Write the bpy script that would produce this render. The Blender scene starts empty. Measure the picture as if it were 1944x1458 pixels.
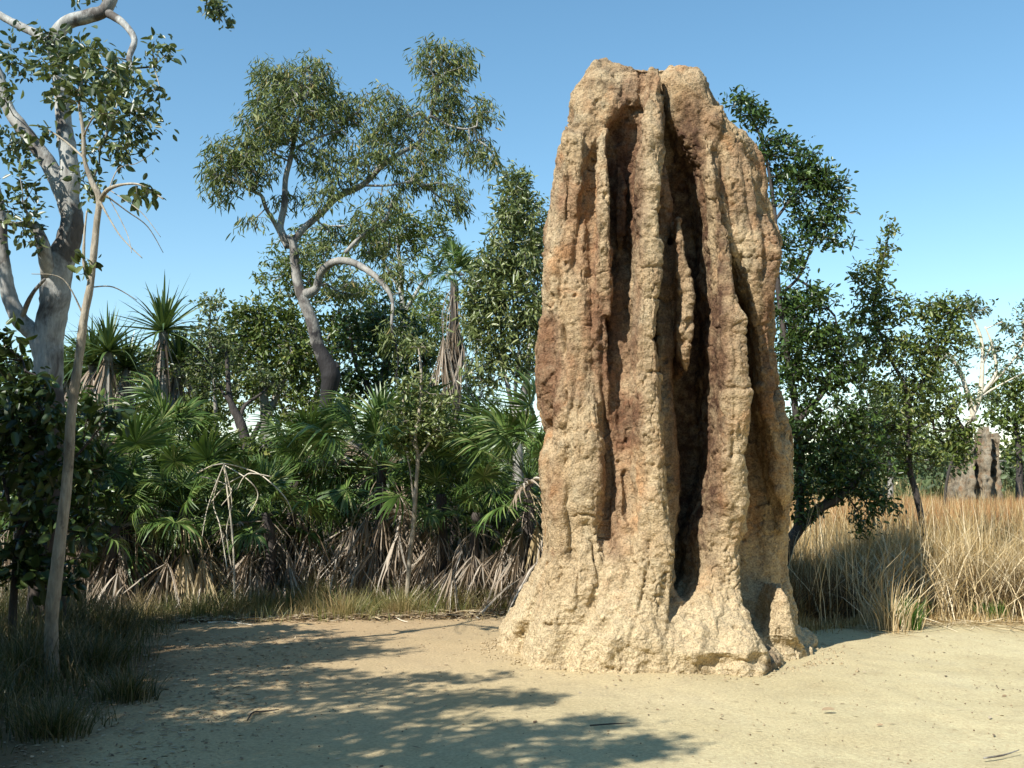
import bpy, math, random
import numpy as np
from mathutils import Vector, Matrix
R = math.radians
C = bpy.context.scene.collection

# ---------------------------------------------------------------- camera
F = 1950.0; CXP, CYP = 972.0, 729.0; PITCH = R(5.88); CAMZ = 1.6
cam_d = bpy.data.cameras.new("camera"); cam = bpy.data.objects.new("camera", cam_d); C.objects.link(cam)
cam.location = (0, 0, CAMZ); cam.rotation_euler = (R(90) + PITCH, 0, 0)
cam_d.sensor_width = 36; cam_d.lens = 36 * F / 1944; cam_d.clip_end = 2000; cam_d.clip_start = 0.05
bpy.context.scene.camera = cam

# ---------------------------------------------------------------- sky, sun, exposure
SUN_AZ = R(41); SUN_EL = R(42)          # light comes from behind and left of the camera
world = bpy.data.worlds.new("World"); bpy.context.scene.world = world; world.use_nodes = True
wn = world.node_tree; bg = wn.nodes["Background"]
sky = wn.nodes.new("ShaderNodeTexSky"); sky.sky_type = 'NISHITA'; sky.sun_disc = False
sky.sun_elevation = SUN_EL; sky.sun_rotation = math.pi + SUN_AZ
sky.air_density = 1.15; sky.dust_density = 0.0; sky.ozone_density = 2.2; sky.altitude = 0
hs = wn.nodes.new("ShaderNodeHueSaturation"); hs.inputs['Saturation'].default_value = 1.14; hs.inputs['Hue'].default_value = .488; hs.inputs['Value'].default_value = 1.03
wn.links.new(sky.outputs[0], hs.inputs['Color']); wn.links.new(hs.outputs[0], bg.inputs[0]); bg.inputs[1].default_value = 0.125
sun_d = bpy.data.lights.new("sun", 'SUN'); sun_d.energy = 5.0; sun_d.angle = R(0.5); sun_d.color = (1.0, 0.965, 0.9)
sun = bpy.data.objects.new("sun", sun_d); C.objects.link(sun)
LD = Vector((math.sin(SUN_AZ) * math.cos(SUN_EL), math.cos(SUN_AZ) * math.cos(SUN_EL), -math.sin(SUN_EL)))
sun.rotation_euler = LD.to_track_quat('-Z', 'Y').to_euler(); sun.location = (-20, -20, 30)
vs = bpy.context.scene.view_settings
vs.view_transform = 'Standard'; vs.look = 'None'; vs.exposure = 0.5; vs.gamma = 1.0
cy = bpy.context.scene.cycles
cy.max_bounces = 6; cy.diffuse_bounces = 2; cy.glossy_bounces = 2; cy.transmission_bounces = 4; cy.transparent_max_bounces = 4

# ---------------------------------------------------------------- geometry helpers
def ray(px, py):
    a = (px - CXP) / F; b = (CYP - py) / F
    return Vector((a, math.cos(PITCH) - b * math.sin(PITCH), math.sin(PITCH) + b * math.cos(PITCH)))
def at(px, py, Y):
    d = ray(px, py); t = Y / d.y
    return Vector((d.x * t, Y, CAMZ + d.z * t))
def gnd(px, py):
    d = ray(px, py); t = -CAMZ / d.z
    return Vector((d.x * t, d.y * t, 0))

def mk(name, V, faces, mat, parent=None, smooth=False, attr=None):
    """one mesh object from vertex array + list of face index arrays"""
    V = np.asarray(V, dtype=np.float32).reshape(-1, 3)
    if parent is not None: V = V - np.array(parent.location, dtype=np.float32)
    me = bpy.data.meshes.new(name)
    if not isinstance(faces, list): faces = [faces]
    faces = [np.asarray(f, dtype=np.int32) for f in faces if len(f)]
    nl = sum(f.size for f in faces); nf = sum(len(f) for f in faces)
    me.vertices.add(len(V)); me.vertices.foreach_set("co", V.ravel())
    me.loops.add(nl); me.polygons.add(nf)
    me.loops.foreach_set("vertex_index", np.concatenate([f.ravel() for f in faces]))
    st = []; o = 0
    for f in faces:
        st.append(o + np.arange(len(f)) * f.shape[1]); o += f.size
    me.polygons.foreach_set("loop_start", np.concatenate(st).astype(np.int32))
    me.update(calc_edges=True); me.validate()
    if smooth: me.polygons.foreach_set("use_smooth", np.ones(len(me.polygons), dtype=bool))
    if attr is not None:
        for k, a in attr.items():
            at_ = me.attributes.new(k, 'FLOAT', 'POINT'); at_.data.foreach_set("value", np.asarray(a, dtype=np.float32))
    me.materials.append(mat)
    ob = bpy.data.objects.new(name, me); C.objects.link(ob)
    if parent is not None: ob.parent = parent
    return ob
def tag(o, label=None, cat=None, group=None, kind=None):
    if label: o["label"] = label
    if cat: o["category"] = cat
    if group: o["group"] = group
    if kind: o["kind"] = kind
    return o
def thing(name, label, cat, loc, group=None, rz=0):
    o = bpy.data.objects.new(name, None); C.objects.link(o); o.location = loc; o.rotation_euler = (0, 0, rz)
    o.empty_display_size = 0.1
    return tag(o, label, cat, group)

# --- noise in numpy
def _hash(ix, iy, iz, s):
    n = (ix * 374761393 + iy * 668265263 + iz * 2147483647 + s * 974634777) & 0xFFFFFFFF
    n = ((n ^ (n >> 13)) * 1274126177) & 0xFFFFFFFF
    return ((n ^ (n >> 16)) & 0xFFFFFF) / float(0xFFFFFF)
def vnoise(P, s=0):
    P = np.asarray(P, dtype=np.float64); I = np.floor(P).astype(np.int64); f = P - I
    u = f * f * f * (f * (f * 6 - 15) + 10); r = 0
    for dx in (0, 1):
        wx = u[:, 0] if dx else 1 - u[:, 0]
        for dy in (0, 1):
            wy = u[:, 1] if dy else 1 - u[:, 1]
            for dz in (0, 1):
                wz = u[:, 2] if dz else 1 - u[:, 2]
                r = r + wx * wy * wz * _hash(I[:, 0] + dx, I[:, 1] + dy, I[:, 2] + dz, s)
    return r * 2 - 1
def fbm(P, o=4, s=0):
    P = np.asarray(P, dtype=np.float64); a = 1.0; r = 0; t = 0
    for k in range(o):
        r = r + a * vnoise(P * 2 ** k + k * 17.3, s + k); t += a; a *= 0.5
    return r / t
def cells(P, s=0):
    """distance to nearest jittered cell point and a random value of that cell"""
    I = np.floor(P).astype(np.int64); best = np.full(len(P), 9.0); val = np.zeros(len(P))
    for dx in (-1, 0, 1):
        for dy in (-1, 0, 1):
            for dz in (-1, 0, 1):
                J = I + np.array([dx, dy, dz])
                h = [_hash(J[:, 0], J[:, 1], J[:, 2], s + k) for k in (1, 2, 3)]
                d = np.sqrt(sum((J[:, k] + h[k] - P[:, k]) ** 2 for k in range(3)))
                m = d < best; best[m] = d[m]; val[m] = _hash(J[:, 0], J[:, 1], J[:, 2], s + 9)[m]
    return best, val

# --- tubes
def smooth_path(pts, rad, n=5):
    P = [Vector(p) for p in pts]; out = []; ro = []
    for i in range(len(P) - 1):
        p0 = P[max(i - 1, 0)]; p1 = P[i]; p2 = P[i + 1]; p3 = P[min(i + 2, len(P) - 1)]
        for k in range(n):
            t = k / n
            out.append(0.5 * ((2 * p1) + (p2 - p0) * t + (2 * p0 - 5 * p1 + 4 * p2 - p3) * t * t + (3 * p1 - p0 - 3 * p2 + p3) * t ** 3))
            ro.append(rad[i] * (1 - t) + rad[i + 1] * t)
    out.append(P[-1]); ro.append(rad[-1])
    return out, ro
class MB:
    def __init__(s): s.v = []; s.f4 = []; s.f3 = []; s.n = 0
    def add(s, V, f4=None, f3=None):
        V = np.asarray(V, dtype=np.float64).reshape(-1, 3); s.v.append(V)
        if f4 is not None and len(f4): s.f4.append(np.asarray(f4) + s.n)
        if f3 is not None and len(f3): s.f3.append(np.asarray(f3) + s.n)
        s.n += len(V)
    def tube(s, pts, rad, sides=10, wob=0.0, seed=0, cap=True):
        P = np.array([tuple(p) for p in pts]); n = len(P)
        T = np.gradient(P, axis=0); T /= np.linalg.norm(T, axis=1)[:, None] + 1e-9
        ref = np.array([0.3, 1.0, 0.1]) if abs(T[0, 1]) < 0.8 else np.array([1.0, 0, 0])
        V = []
        for i in range(n):
            u = np.cross(T[i], ref); u /= np.linalg.norm(u) + 1e-9; w = np.cross(T[i], u); ref = np.cross(u, T[i]); 
            a = np.arange(sides) * 2 * math.pi / sides
            V.append(P[i] + rad[i] * (np.cos(a)[:, None] * u + np.sin(a)[:, None] * w))
        V = np.concatenate(V)
        if wob:
            q = np.repeat(np.array(rad), sides)
            cen = np.repeat(P, sides, axis=0); dirn = V - cen
            V = cen + dirn * (1 + wob * fbm(V * 4.0, 3, seed)[:, None] + wob * 0.5 * vnoise(V * 16.0, seed + 5)[:, None])
        i = np.arange(n - 1)[:, None] * sides; j = np.arange(sides)[None, :]; j2 = (j + 1) % sides
        f = np.stack([i + j, i + j2, i + sides + j2, i + sides + j], -1).reshape(-1, 4)
        f3 = []
        if cap:
            V = np.concatenate([V, P[-1:], P[:1]]); c = n * sides
            for k in range(sides):
                f3.append((c - sides + k, c - sides + (k + 1) % sides, c)); f3.append(((k + 1) % sides, k, c + 1))
        s.add(V, f, f3)
    def prisms(s, A, B, ra, rb, sides=4):
        A = np.asarray(A, float); B = np.asarray(B, float); D = B - A; D /= np.linalg.norm(D, axis=1)[:, None] + 1e-9
        ref = np.where(np.abs(D[:, 2:3]) < 0.8, np.array([[0, 0, 1.0]]), np.array([[1.0, 0, 0]]))
        U = np.cross(D, ref); U /= np.linalg.norm(U, axis=1)[:, None] + 1e-9; W = np.cross(D, U)
        a = np.arange(sides) * 2 * math.pi / sides
        off = np.cos(a)[None, :, None] * U[:, None] + np.sin(a)[None, :, None] * W[:, None]
        V = np.concatenate([A[:, None] + off * np.asarray(ra)[:, None, None], B[:, None] + off * np.asarray(rb)[:, None, None]], 1)
        base = np.arange(len(A))[:, None] * 2 * sides
        fs = [np.stack([base[:, 0] + k, base[:, 0] + (k + 1) % sides, base[:, 0] + sides + (k + 1) % sides, base[:, 0] + sides + k], -1) for k in range(sides)]
        s.add(V.reshape(-1, 3), np.concatenate(fs))
    def build(s, name, mat, parent=None, smooth=True, attr=None):
        fs = []
        if s.f4: fs.append(np.concatenate(s.f4))
        if s.f3: fs.append(np.concatenate(s.f3))
        return mk(name, np.concatenate(s.v), fs, mat, parent, smooth, attr)

# --- leaves
PROF = {'lance': ((.28, .85), (.6, 1.0)), 'broad': ((.2, .7), (.5, 1.0), (.8, .62)), 'round': ((.08, .5), (.25, .9), (.5, 1.0), (.75, .8), (.92, .4))}
def nrm(a): return a / (np.linalg.norm(a, axis=1)[:, None] + 1e-9)
def leaves(pos, d, nrml, L, W, prof='broad', fold=0.18, curl=0.12):
    d = nrm(d); side = nrm(np.cross(d, nrml)); up = np.cross(side, d)
    L = np.asarray(L)[:, None]; W = np.asarray(W)[:, None] * .5; pr = PROF[prof]; m = len(pr)
    tip = pos + d * L - up * L * curl; vs_ = [pos, tip]
    for t, w in pr: vs_.append(pos + d * L * t + side * W * w + up * W * fold * w * 2 - up * L * curl * t * t)
    for t, w in pr: vs_.append(pos + d * L * t - side * W * w + up * W * fold * w * 2 - up * L * curl * t * t)
    V = np.stack(vs_, 1); k = V.shape[1]; b = np.arange(len(pos))[:, None] * k
    fr = b + np.array([0] + [2 + i for i in range(m)] + [1])
    fl = b + np.array([1] + [2 + m + i for i in range(m - 1, -1, -1)] + [0])
    return V.reshape(-1, 3), np.concatenate([fr, fl])

# --- grass blades (curved strips)
def blades(rng, pos, h, w, lean, leandir=None, lev=4, twist=True):
    n = len(pos); az = rng.uniform(0, 2 * math.pi, n) if leandir is None else leandir
    dx = np.stack([np.cos(az), np.sin(az), np.zeros(n)], 1)
    fa = az + math.pi / 2 + (rng.uniform(-1.2, 1.2, n) if twist else 0)
    side = np.stack([np.cos(fa), np.sin(fa), np.zeros(n)], 1)
    V = []
    for k in range(lev):
        t = k / (lev - 1)
        wk = w * (1 - t) ** 0.6 if k < lev - 1 else w * 0.06
        horiz = h * lean * t ** 1.8
        z = h * t * np.sqrt(np.clip(1 - (lean * t) ** 2 * .6, .1, 1))
        c = pos + dx * horiz[:, None] + np.array([0, 0, 1.0]) * z[:, None]
        V.append(c - side * (wk * .5)[:, None]); V.append(c + side * (wk * .5)[:, None])
    V = np.stack(V, 1); b = np.arange(n)[:, None] * (2 * lev)
    f = np.concatenate([b + np.array([2 * k, 2 * k + 1, 2 * k + 3, 2 * k + 2]) for k in range(lev - 1)])
    return V.reshape(-1, 3), f

# ---------------------------------------------------------------- materials
def newmat(name):
    m = bpy.data.materials.new(name); m.use_nodes = True
    nt = m.node_tree; p = nt.nodes["Principled BSDF"]; return m, nt, p
def N(nt, t, **kw):
    n = nt.nodes.new(t)
    for k, v in kw.items(): setattr(n, k, v)
    return n
def ramp(nt, fac, stops, interp='LINEAR'):
    r = N(nt, "ShaderNodeValToRGB"); r.color_ramp.interpolation = interp
    e = r.color_ramp.elements
    while len(e) < len(stops): e.new(0.5)
    for x, (p, c) in zip(e, stops): x.position = p; x.color = (*c, 1)
    nt.links.new(fac, r.inputs[0]); return r.outputs[0]
def noise_n(nt, scale, detail=5, rough=0.55, vec=None, dist=0.0):
    n = N(nt, "ShaderNodeTexNoise"); n.inputs['Scale'].default_value = scale; n.inputs['Detail'].default_value = detail
    n.inputs['Roughness'].default_value = rough; n.inputs['Distortion'].default_value = dist
    if vec is not None: nt.links.new(vec, n.inputs['Vector'])
    return n.outputs['Fac']
def mixc(nt, fac, a, b, mode='MIX'):
    m = N(nt, "ShaderNodeMix", data_type='RGBA', blend_type=mode)
    for sock, v in ((m.inputs[0], fac), (m.inputs[6], a), (m.inputs[7], b)):
        if isinstance(v, (int, float)): sock.default_value = v
        elif isinstance(v, tuple): sock.default_value = (*v, 1)
        else: nt.links.new(v, sock)
    return m.outputs[2]
def mth(nt, op, a, b=0.0, c=None, clamp=False):
    m = N(nt, "ShaderNodeMath", operation=op, use_clamp=clamp)
    for i, v in enumerate((a, b) if c is None else (a, b, c)):
        if isinstance(v, (int, float)): m.inputs[i].default_value = v
        else: nt.links.new(v, m.inputs[i])
    return m.outputs[0]
def bump(nt, p, h, strength=0.5, dist=0.02):
    b = N(nt, "ShaderNodeBump"); b.inputs['Strength'].default_value = strength; b.inputs['Distance'].default_value = dist
    nt.links.new(h, b.inputs['Height']); nt.links.new(b.outputs[0], p.inputs['Normal'])
def objco(nt, scale=(1, 1, 1)):
    g = N(nt, "ShaderNodeNewGeometry"); mp = N(nt, "ShaderNodeMapping"); mp.inputs['Scale'].default_value = scale
    nt.links.new(g.outputs['Position'], mp.inputs[0]); return mp.outputs[0]

def leafmat(name, stops, rough=0.45, trans=0.25, spec=0.5, patch=None):
    m, nt, p = newmat(name); g = N(nt, "ShaderNodeNewGeometry")
    col = ramp(nt, g.outputs['Random Per Island'], stops)
    if patch:
        n = noise_n(nt, patch[0], 3, .5, g.outputs['Position'])
        col = mixc(nt, ramp(nt, n, [(0.45, (0, 0, 0)), (0.62, (1, 1, 1))]), col, patch[1])
    nt.links.new(col, p.inputs['Base Color']); p.inputs['Roughness'].default_value = rough
    p.inputs['Specular IOR Level'].default_value = spec
    if trans:
        tr = N(nt, "ShaderNodeBsdfTranslucent"); tc = mixc(nt, 0.5, col, (0.16, 0.22, 0.03))
        nt.links.new(tc, tr.inputs[0]); mx = N(nt, "ShaderNodeMixShader"); mx.inputs[0].default_value = trans
        nt.links.new(p.outputs[0], mx.inputs[1]); nt.links.new(tr.outputs[0], mx.inputs[2])
        nt.links.new(mx.outputs[0], nt.nodes["Material Output"].inputs[0])
    return m
M = {}
M['gum_leaf'] = leafmat('gum_leaf', [(0, (.035, .055, .02)), (.35, (.075, .105, .034)), (.7, (.13, .165, .05)), (1, (.22, .24, .09))], .38, .22, .6)
M['gum_light'] = leafmat('gum_light', [(0, (.055, .08, .022)), (.35, (.125, .16, .04)), (.7, (.21, .245, .075)), (.93, (.31, .32, .12)), (1, (.38, .27, .1))], .5, .3, .35)
M['green_leaf'] = leafmat('green_leaf', [(0, (.05, .08, .018)), (.4, (.11, .155, .03)), (.8, (.17, .22, .045)), (1, (.28, .27, .085))], .42, .28)
M['bright_leaf'] = leafmat('bright_leaf', [(0, (.075, .115, .022)), (.4, (.15, .205, .035)), (.8, (.22, .28, .055)), (1, (.32, .33, .1))], .42, .35)
M['pale_leaf'] = leafmat('pale_leaf', [(0, (.08, .105, .03)), (.4, (.155, .195, .055)), (.8, (.25, .29, .1)), (1, (.38, .39, .17))], .35, .25, .7)
M['dark_leaf'] = leafmat('dark_leaf', [(0, (.02, .04, .01)), (.5, (.045, .085, .018)), (.85, (.085, .145, .028)), (1, (.15, .21, .05))], .35, .22, .6)
M['far_leaf'] = leafmat('far_leaf', [(0, (.05, .08, .03)), (.5, (.09, .13, .05)), (1, (.15, .19, .08))], .6, .2)
M['big_leaf'] = leafmat('big_leaf', [(0, (.015, .03, .01)), (.6, (.035, .065, .016)), (1, (.09, .13, .03))], .4, .15)
M['palm_green'] = leafmat('palm_green', [(0, (.03, .065, .014)), (.45, (.09, .16, .033)), (.85, (.17, .255, .06)), (.96, (.32, .34, .13)), (1, (.4, .3, .16))], .42, .22, .5)
M['palm_dead'] = leafmat('palm_dead', [(0, (.12, .085, .055)), (.35, (.27, .195, .125)), (.7, (.43, .35, .26)), (1, (.62, .55, .45))], .6, .1)
M['palm_straw'] = leafmat('palm_straw', [(0, (.35, .25, .12)), (1, (.62, .5, .3))], .55, .1)
M['pandanus'] = leafmat('pandanus', [(0, (.04, .075, .018)), (.6, (.095, .15, .038)), (1, (.19, .25, .09))], .35, .15, .6)
M['dry_grass'] = leafmat('dry_grass', [(0, (.2, .115, .045)), (.35, (.42, .27, .1)), (.75, (.62, .45, .2)), (1, (.76, .65, .4))], .6, .12, .3)
M['thatch'] = leafmat('thatch', [(0, (.05, .032, .015)), (.6, (.12, .075, .035)), (1, (.26, .17, .08))], .8, .05, .2)
M['red_grass'] = leafmat('red_grass', [(0, (.36, .15, .055)), (.5, (.52, .26, .105)), (1, (.64, .4, .19))], .7, .25, .2)
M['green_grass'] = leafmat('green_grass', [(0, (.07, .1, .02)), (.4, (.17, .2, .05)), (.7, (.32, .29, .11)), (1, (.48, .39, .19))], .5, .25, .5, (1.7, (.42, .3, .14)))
M['bright_grass'] = leafmat('bright_grass', [(0, (.06, .14, .02)), (1, (.16, .3, .05))], .45, .3)
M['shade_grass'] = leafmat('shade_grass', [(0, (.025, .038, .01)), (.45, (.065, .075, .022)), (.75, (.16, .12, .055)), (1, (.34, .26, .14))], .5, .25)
M['litter'] = leafmat('litter', [(0, (.12, .07, .035)), (.5, (.28, .19, .1)), (1, (.5, .4, .26))], .7, 0)
M['straw'] = leafmat('straw', [(0, (.34, .23, .1)), (.6, (.55, .42, .22)), (1, (.75, .63, .42))], .6, 0)

def barkmat(name, stops, patch, pscale=2.2, bs=.5):
    m, nt, p = newmat(name)
    v = objco(nt, (1, 1, .35)); n1 = noise_n(nt, 6, 6, .65, v, .4); col = ramp(nt, n1, stops)
    v2 = objco(nt, (1, 1, .8)); n2 = noise_n(nt, pscale, 6, .6, v2, .6)
    col = mixc(nt, ramp(nt, n2, [(patch[1], (0, 0, 0)), (patch[2], (1, 1, 1))]), col, patch[0])
    v3 = objco(nt, (1, 1, .25)); n3 = noise_n(nt, 45, 4, .6, v3)
    col = mixc(nt, 0.35, col, ramp(nt, n3, [(.3, (.25, .25, .25)), (.7, (.9, .9, .9))]), 'OVERLAY')
    nt.links.new(col, p.inputs['Base Color']); p.inputs['Roughness'].default_value = .8
    bump(nt, p, mth(nt, 'ADD', n3, n1), bs, .015)
    return m
M['white_bark'] = barkmat('white_bark', [(.3, (.2, .19, .165)), (.5, (.38, .37, .33)), (.7, (.5, .485, .43))], ((.1, .085, .07), .5, .6))
M['grey_bark'] = barkmat('grey_bark', [(.3, (.17, .155, .13)), (.6, (.34, .315, .27)), (.8, (.48, .45, .4))], ((.085, .07, .06), .5, .62), 3, .8)
M['rough_bark'] = barkmat('rough_bark', [(.3, (.2, .165, .11)), (.5, (.34, .29, .21)), (.7, (.46, .41, .32))], ((.14, .11, .08), .58, .72), 7, .9)
M['dark_bark'] = barkmat('dark_bark', [(.3, (.03, .024, .02)), (.6, (.075, .06, .05)), (.8, (.13, .105, .085))], ((.02, .016, .014), .5, .7), 4, 1)
M['bleached'] = barkmat('bleached', [(.3, (.5, .42, .3)), (.6, (.66, .58, .44)), (.8, (.75, .68, .55))], ((.3, .22, .14), .66, .8), 4, .3)

# mound earth: sandy granular mud with dark weathered stains and painted-in cleft shade
def moundmat(name, tint=(1, 1, 1)):
    m, nt, p = newmat(name)
    g = N(nt, "ShaderNodeNewGeometry"); pos = g.outputs['Position']
    big = noise_n(nt, 1.6, 6, .6, pos, .4)
    col = ramp(nt, big, [(.3, (.285, .18, .088)), (.46, (.37, .262, .145)), (.6, (.44, .325, .19)), (.78, (.35, .21, .095))])
    hue = noise_n(nt, 2.7, 5, .6, pos, .3)
    col = mixc(nt, ramp(nt, hue, [(.54, (0, 0, 0)), (.68, (.8, .8, .8))]), col, (.4, .2, .085))
    hue2 = noise_n(nt, 3.6, 6, .65, objco(nt, (1.3, 1, .8)), .2)
    col = mixc(nt, ramp(nt, hue2, [(.55, (0, 0, 0)), (.66, (.65, .65, .65))]), col, (.27, .225, .145))
    vs3 = objco(nt, (1, 1, .3)); stre = noise_n(nt, 5, 5, .65, vs3)
    col = mixc(nt, ramp(nt, stre, [(.52, (0, 0, 0)), (.7, (.8, .8, .8))]), col, (.23, .13, .062))
    pale = N(nt, "ShaderNodeAttribute", attribute_name='pale').outputs['Fac']
    col = mixc(nt, pale, col, (.485, .385, .235))
    ru = N(nt, "ShaderNodeAttribute", attribute_name='rust').outputs['Fac']; nr_ = noise_n(nt, 6, 6, .65, pos)
    col = mixc(nt, mth(nt, 'MULTIPLY', ru, ramp(nt, nr_, [(.32, (.3, .3, .3)), (.55, (1, 1, 1))])), col, (.225, .115, .06))
    st = N(nt, "ShaderNodeAttribute", attribute_name='stain_shade').outputs['Fac']
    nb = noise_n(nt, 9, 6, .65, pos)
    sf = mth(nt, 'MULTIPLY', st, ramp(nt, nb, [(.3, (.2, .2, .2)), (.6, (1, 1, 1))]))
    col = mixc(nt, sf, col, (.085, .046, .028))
    fine = noise_n(nt, 55, 6, .7, pos); med = noise_n(nt, 16, 5, .65, pos)
    vor = N(nt, "ShaderNodeTexVoronoi"); vor.inputs['Scale'].default_value = 60; nt.links.new(pos, vor.inputs['Vector'])
    vor2 = N(nt, "ShaderNodeTexVoronoi"); vor2.inputs['Scale'].default_value = 22; nt.links.new(pos, vor2.inputs['Vector'])
    col = mixc(nt, .75, col, ramp(nt, fine, [(.3, (.04, .04, .04)), (.46, (.45, .45, .45)), (.72, (.9, .9, .9))]), 'OVERLAY')
    col = mixc(nt, .35, col, ramp(nt, med, [(.3, (.2, .2, .2)), (.7, (.8, .8, .8))]), 'OVERLAY')
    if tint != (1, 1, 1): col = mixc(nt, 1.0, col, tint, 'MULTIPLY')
    nt.links.new(col, p.inputs['Base Color']); p.inputs['Roughness'].default_value = .95; p.inputs['Specular IOR Level'].default_value = .15
    h = mth(nt, 'ADD', mth(nt, 'MULTIPLY', fine, .9), mth(nt, 'ADD', mth(nt, 'MULTIPLY', med, .8), mth(nt, 'MULTIPLY', vor.outputs['Distance'], .5)))
    h = mth(nt, 'ADD', h, mth(nt, 'MULTIPLY', vor2.outputs['Distance'], .5))
    bump(nt, p, h, .8, .016)
    return m
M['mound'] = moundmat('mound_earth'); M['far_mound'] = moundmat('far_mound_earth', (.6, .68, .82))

def charred(name, z0, src='grey_bark', dark=(.018, .015, .014)):
    m = M[src].copy(); m.name = name; nt = m.node_tree; p = nt.nodes["Principled BSDF"]
    src = p.inputs['Base Color'].links[0].from_socket; g = N(nt, "ShaderNodeNewGeometry"); sx = N(nt, "ShaderNodeSeparateXYZ"); nt.links.new(g.outputs['Position'], sx.inputs[0])
    n = noise_n(nt, 4, 4, .6, g.outputs['Position']); v = mth(nt, 'ADD', sx.outputs[2], mth(nt, 'MULTIPLY', n, 1.6))
    f = ramp(nt, mth(nt, 'SUBTRACT', z0 + 1.3, v), [(.25, (0, 0, 0)), (.5, (1, 1, 1))]); nt.links.new(mixc(nt, f, src, dark), p.inputs['Base Color']); return m
M['charred_bark'] = charred('charred_bark', 4.1)
M['bleached_dark'] = charred('bleached_dark', 3.2, 'bleached', (.05, .04, .03))
M['stocking_bark'] = charred('stocking_bark', 2.5, 'white_bark', (.06, .045, .035))
def groundmat():
    m, nt, p = newmat('sandy_ground')
    g = N(nt, "ShaderNodeNewGeometry"); pos = g.outputs['Position']
    big = noise_n(nt, .7, 6, .6, pos, .3); col = ramp(nt, big, [(.3, (.49, .395, .215)), (.55, (.58, .49, .28)), (.75, (.63, .55, .33))])
    # path to the left and back is redder, darker earth
    sx = N(nt, "ShaderNodeSeparateXYZ"); nt.links.new(pos, sx.inputs[0])
    red = mth(nt, 'ADD', mth(nt, 'MULTIPLY', sx.outputs[0], -.16), mth(nt, 'MULTIPLY', sx.outputs[1], .11))
    red = mth(nt, 'ADD', red, mth(nt, 'MULTIPLY', big, .9))
    col = mixc(nt, ramp(nt, mth(nt, 'MULTIPLY', red, .4), [(.36, (0, 0, 0)), (.8, (.85, .85, .85))]), col, (.43, .295, .165))
    mud = noise_n(nt, 3.2, 7, .65, pos, .5); col = mixc(nt, ramp(nt, mud, [(.5, (0, 0, 0)), (.8, (.45, .45, .45))]), col, (.37, .29, .18))
    fine = noise_n(nt, 40, 6, .7, pos)
    col = mixc(nt, .45, col, ramp(nt, fine, [(.3, (.2, .2, .2)), (.5, (.5, .5, .5)), (.72, (.8, .8, .8))]), 'OVERLAY')
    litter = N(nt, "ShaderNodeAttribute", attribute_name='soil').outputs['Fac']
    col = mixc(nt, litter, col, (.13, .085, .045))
    nt.links.new(col, p.inputs['Base Color']); p.inputs['Roughness'].default_value = .95; p.inputs['Specular IOR Level'].default_value = .1
    bump(nt, p, mth(nt, 'ADD', fine, mth(nt, 'MULTIPLY', mud, 1.5)), .55, .025)
    return m
M['ground'] = groundmat()

# ---------------------------------------------------------------- ground
VERGE = [(-12, 12.0), (-6, 12.6), (-4.6, 13.0), (-2, 13.4), (0, 13.7), (1.8, 12.8), (3.0, 11.5), (3.9, 12.1), (4.6, 12.9), (5.4, 12.8), (6.2, 12.5), (12, 11.8)]
def verge(x): return np.interp(x, [a for a, b in VERGE], [b for a, b in VERGE])
def gz(x, y):
    P = np.stack([np.asarray(x, float), np.asarray(y, float), np.zeros(np.shape(x))], -1).reshape(-1, 3)
    z = .025 * fbm(P * .9, 3, 4) + .006 * fbm(P * 6, 3, 5)
    return z.reshape(np.shape(x))
def build_ground():
    t = np.linspace(-1, 1, 520); xs = 9 * t + 400 * np.sign(t) * np.abs(t) ** 9
    s = np.linspace(0, 1, 620); ys = -10 + 34 * s + 700 * s ** 12
    X, Y = np.meshgrid(xs, ys); Z = gz(X, Y)
    q = np.stack([X, Y, X * 0], -1).reshape(-1, 3); nr = (Y < 16) & (np.abs(X) < 9)
    cdd, cvv = cells(q * np.array([2.6, 2.2, 1]) + [0, 0, .5], 71); dent = np.clip(1 - cdd / .42, 0, 1) ** 1.5 * (cvv > .55) * .012
    c3, v3 = cells(q * 9 + [0, 0, .5], 73); dent = dent + .005 * np.clip(1 - c3 / .5, 0, 1) * (v3 > .6) - .006 * np.clip(1 - c3 / .3, 0, 1) * (v3 < .12)
    Z = Z - (dent * 1.0).reshape(X.shape) * nr + .008 * fbm(q * 3, 3, 74).reshape(X.shape) * nr
    soil = np.clip((Y - verge(X)) * 1.3 + .3 * fbm(np.stack([X, Y, X * 0], -1).reshape(-1, 3) * 2, 3, 8).reshape(X.shape), 0, 1)
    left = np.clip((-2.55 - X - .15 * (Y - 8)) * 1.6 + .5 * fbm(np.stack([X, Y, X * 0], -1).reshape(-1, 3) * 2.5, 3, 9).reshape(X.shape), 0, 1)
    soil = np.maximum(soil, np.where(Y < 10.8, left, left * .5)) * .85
    nx, ny = len(xs), len(ys); i = np.arange(ny - 1)[:, None] * nx + np.arange(nx - 1)[None]
    f = np.stack([i, i + 1, i + nx + 1, i + nx], -1).reshape(-1, 4)
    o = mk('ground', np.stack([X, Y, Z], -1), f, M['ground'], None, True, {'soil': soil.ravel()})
    tag(o, 'pale trampled sandy clearing around the big termite mound', 'ground', kind='structure')
build_ground()

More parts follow.
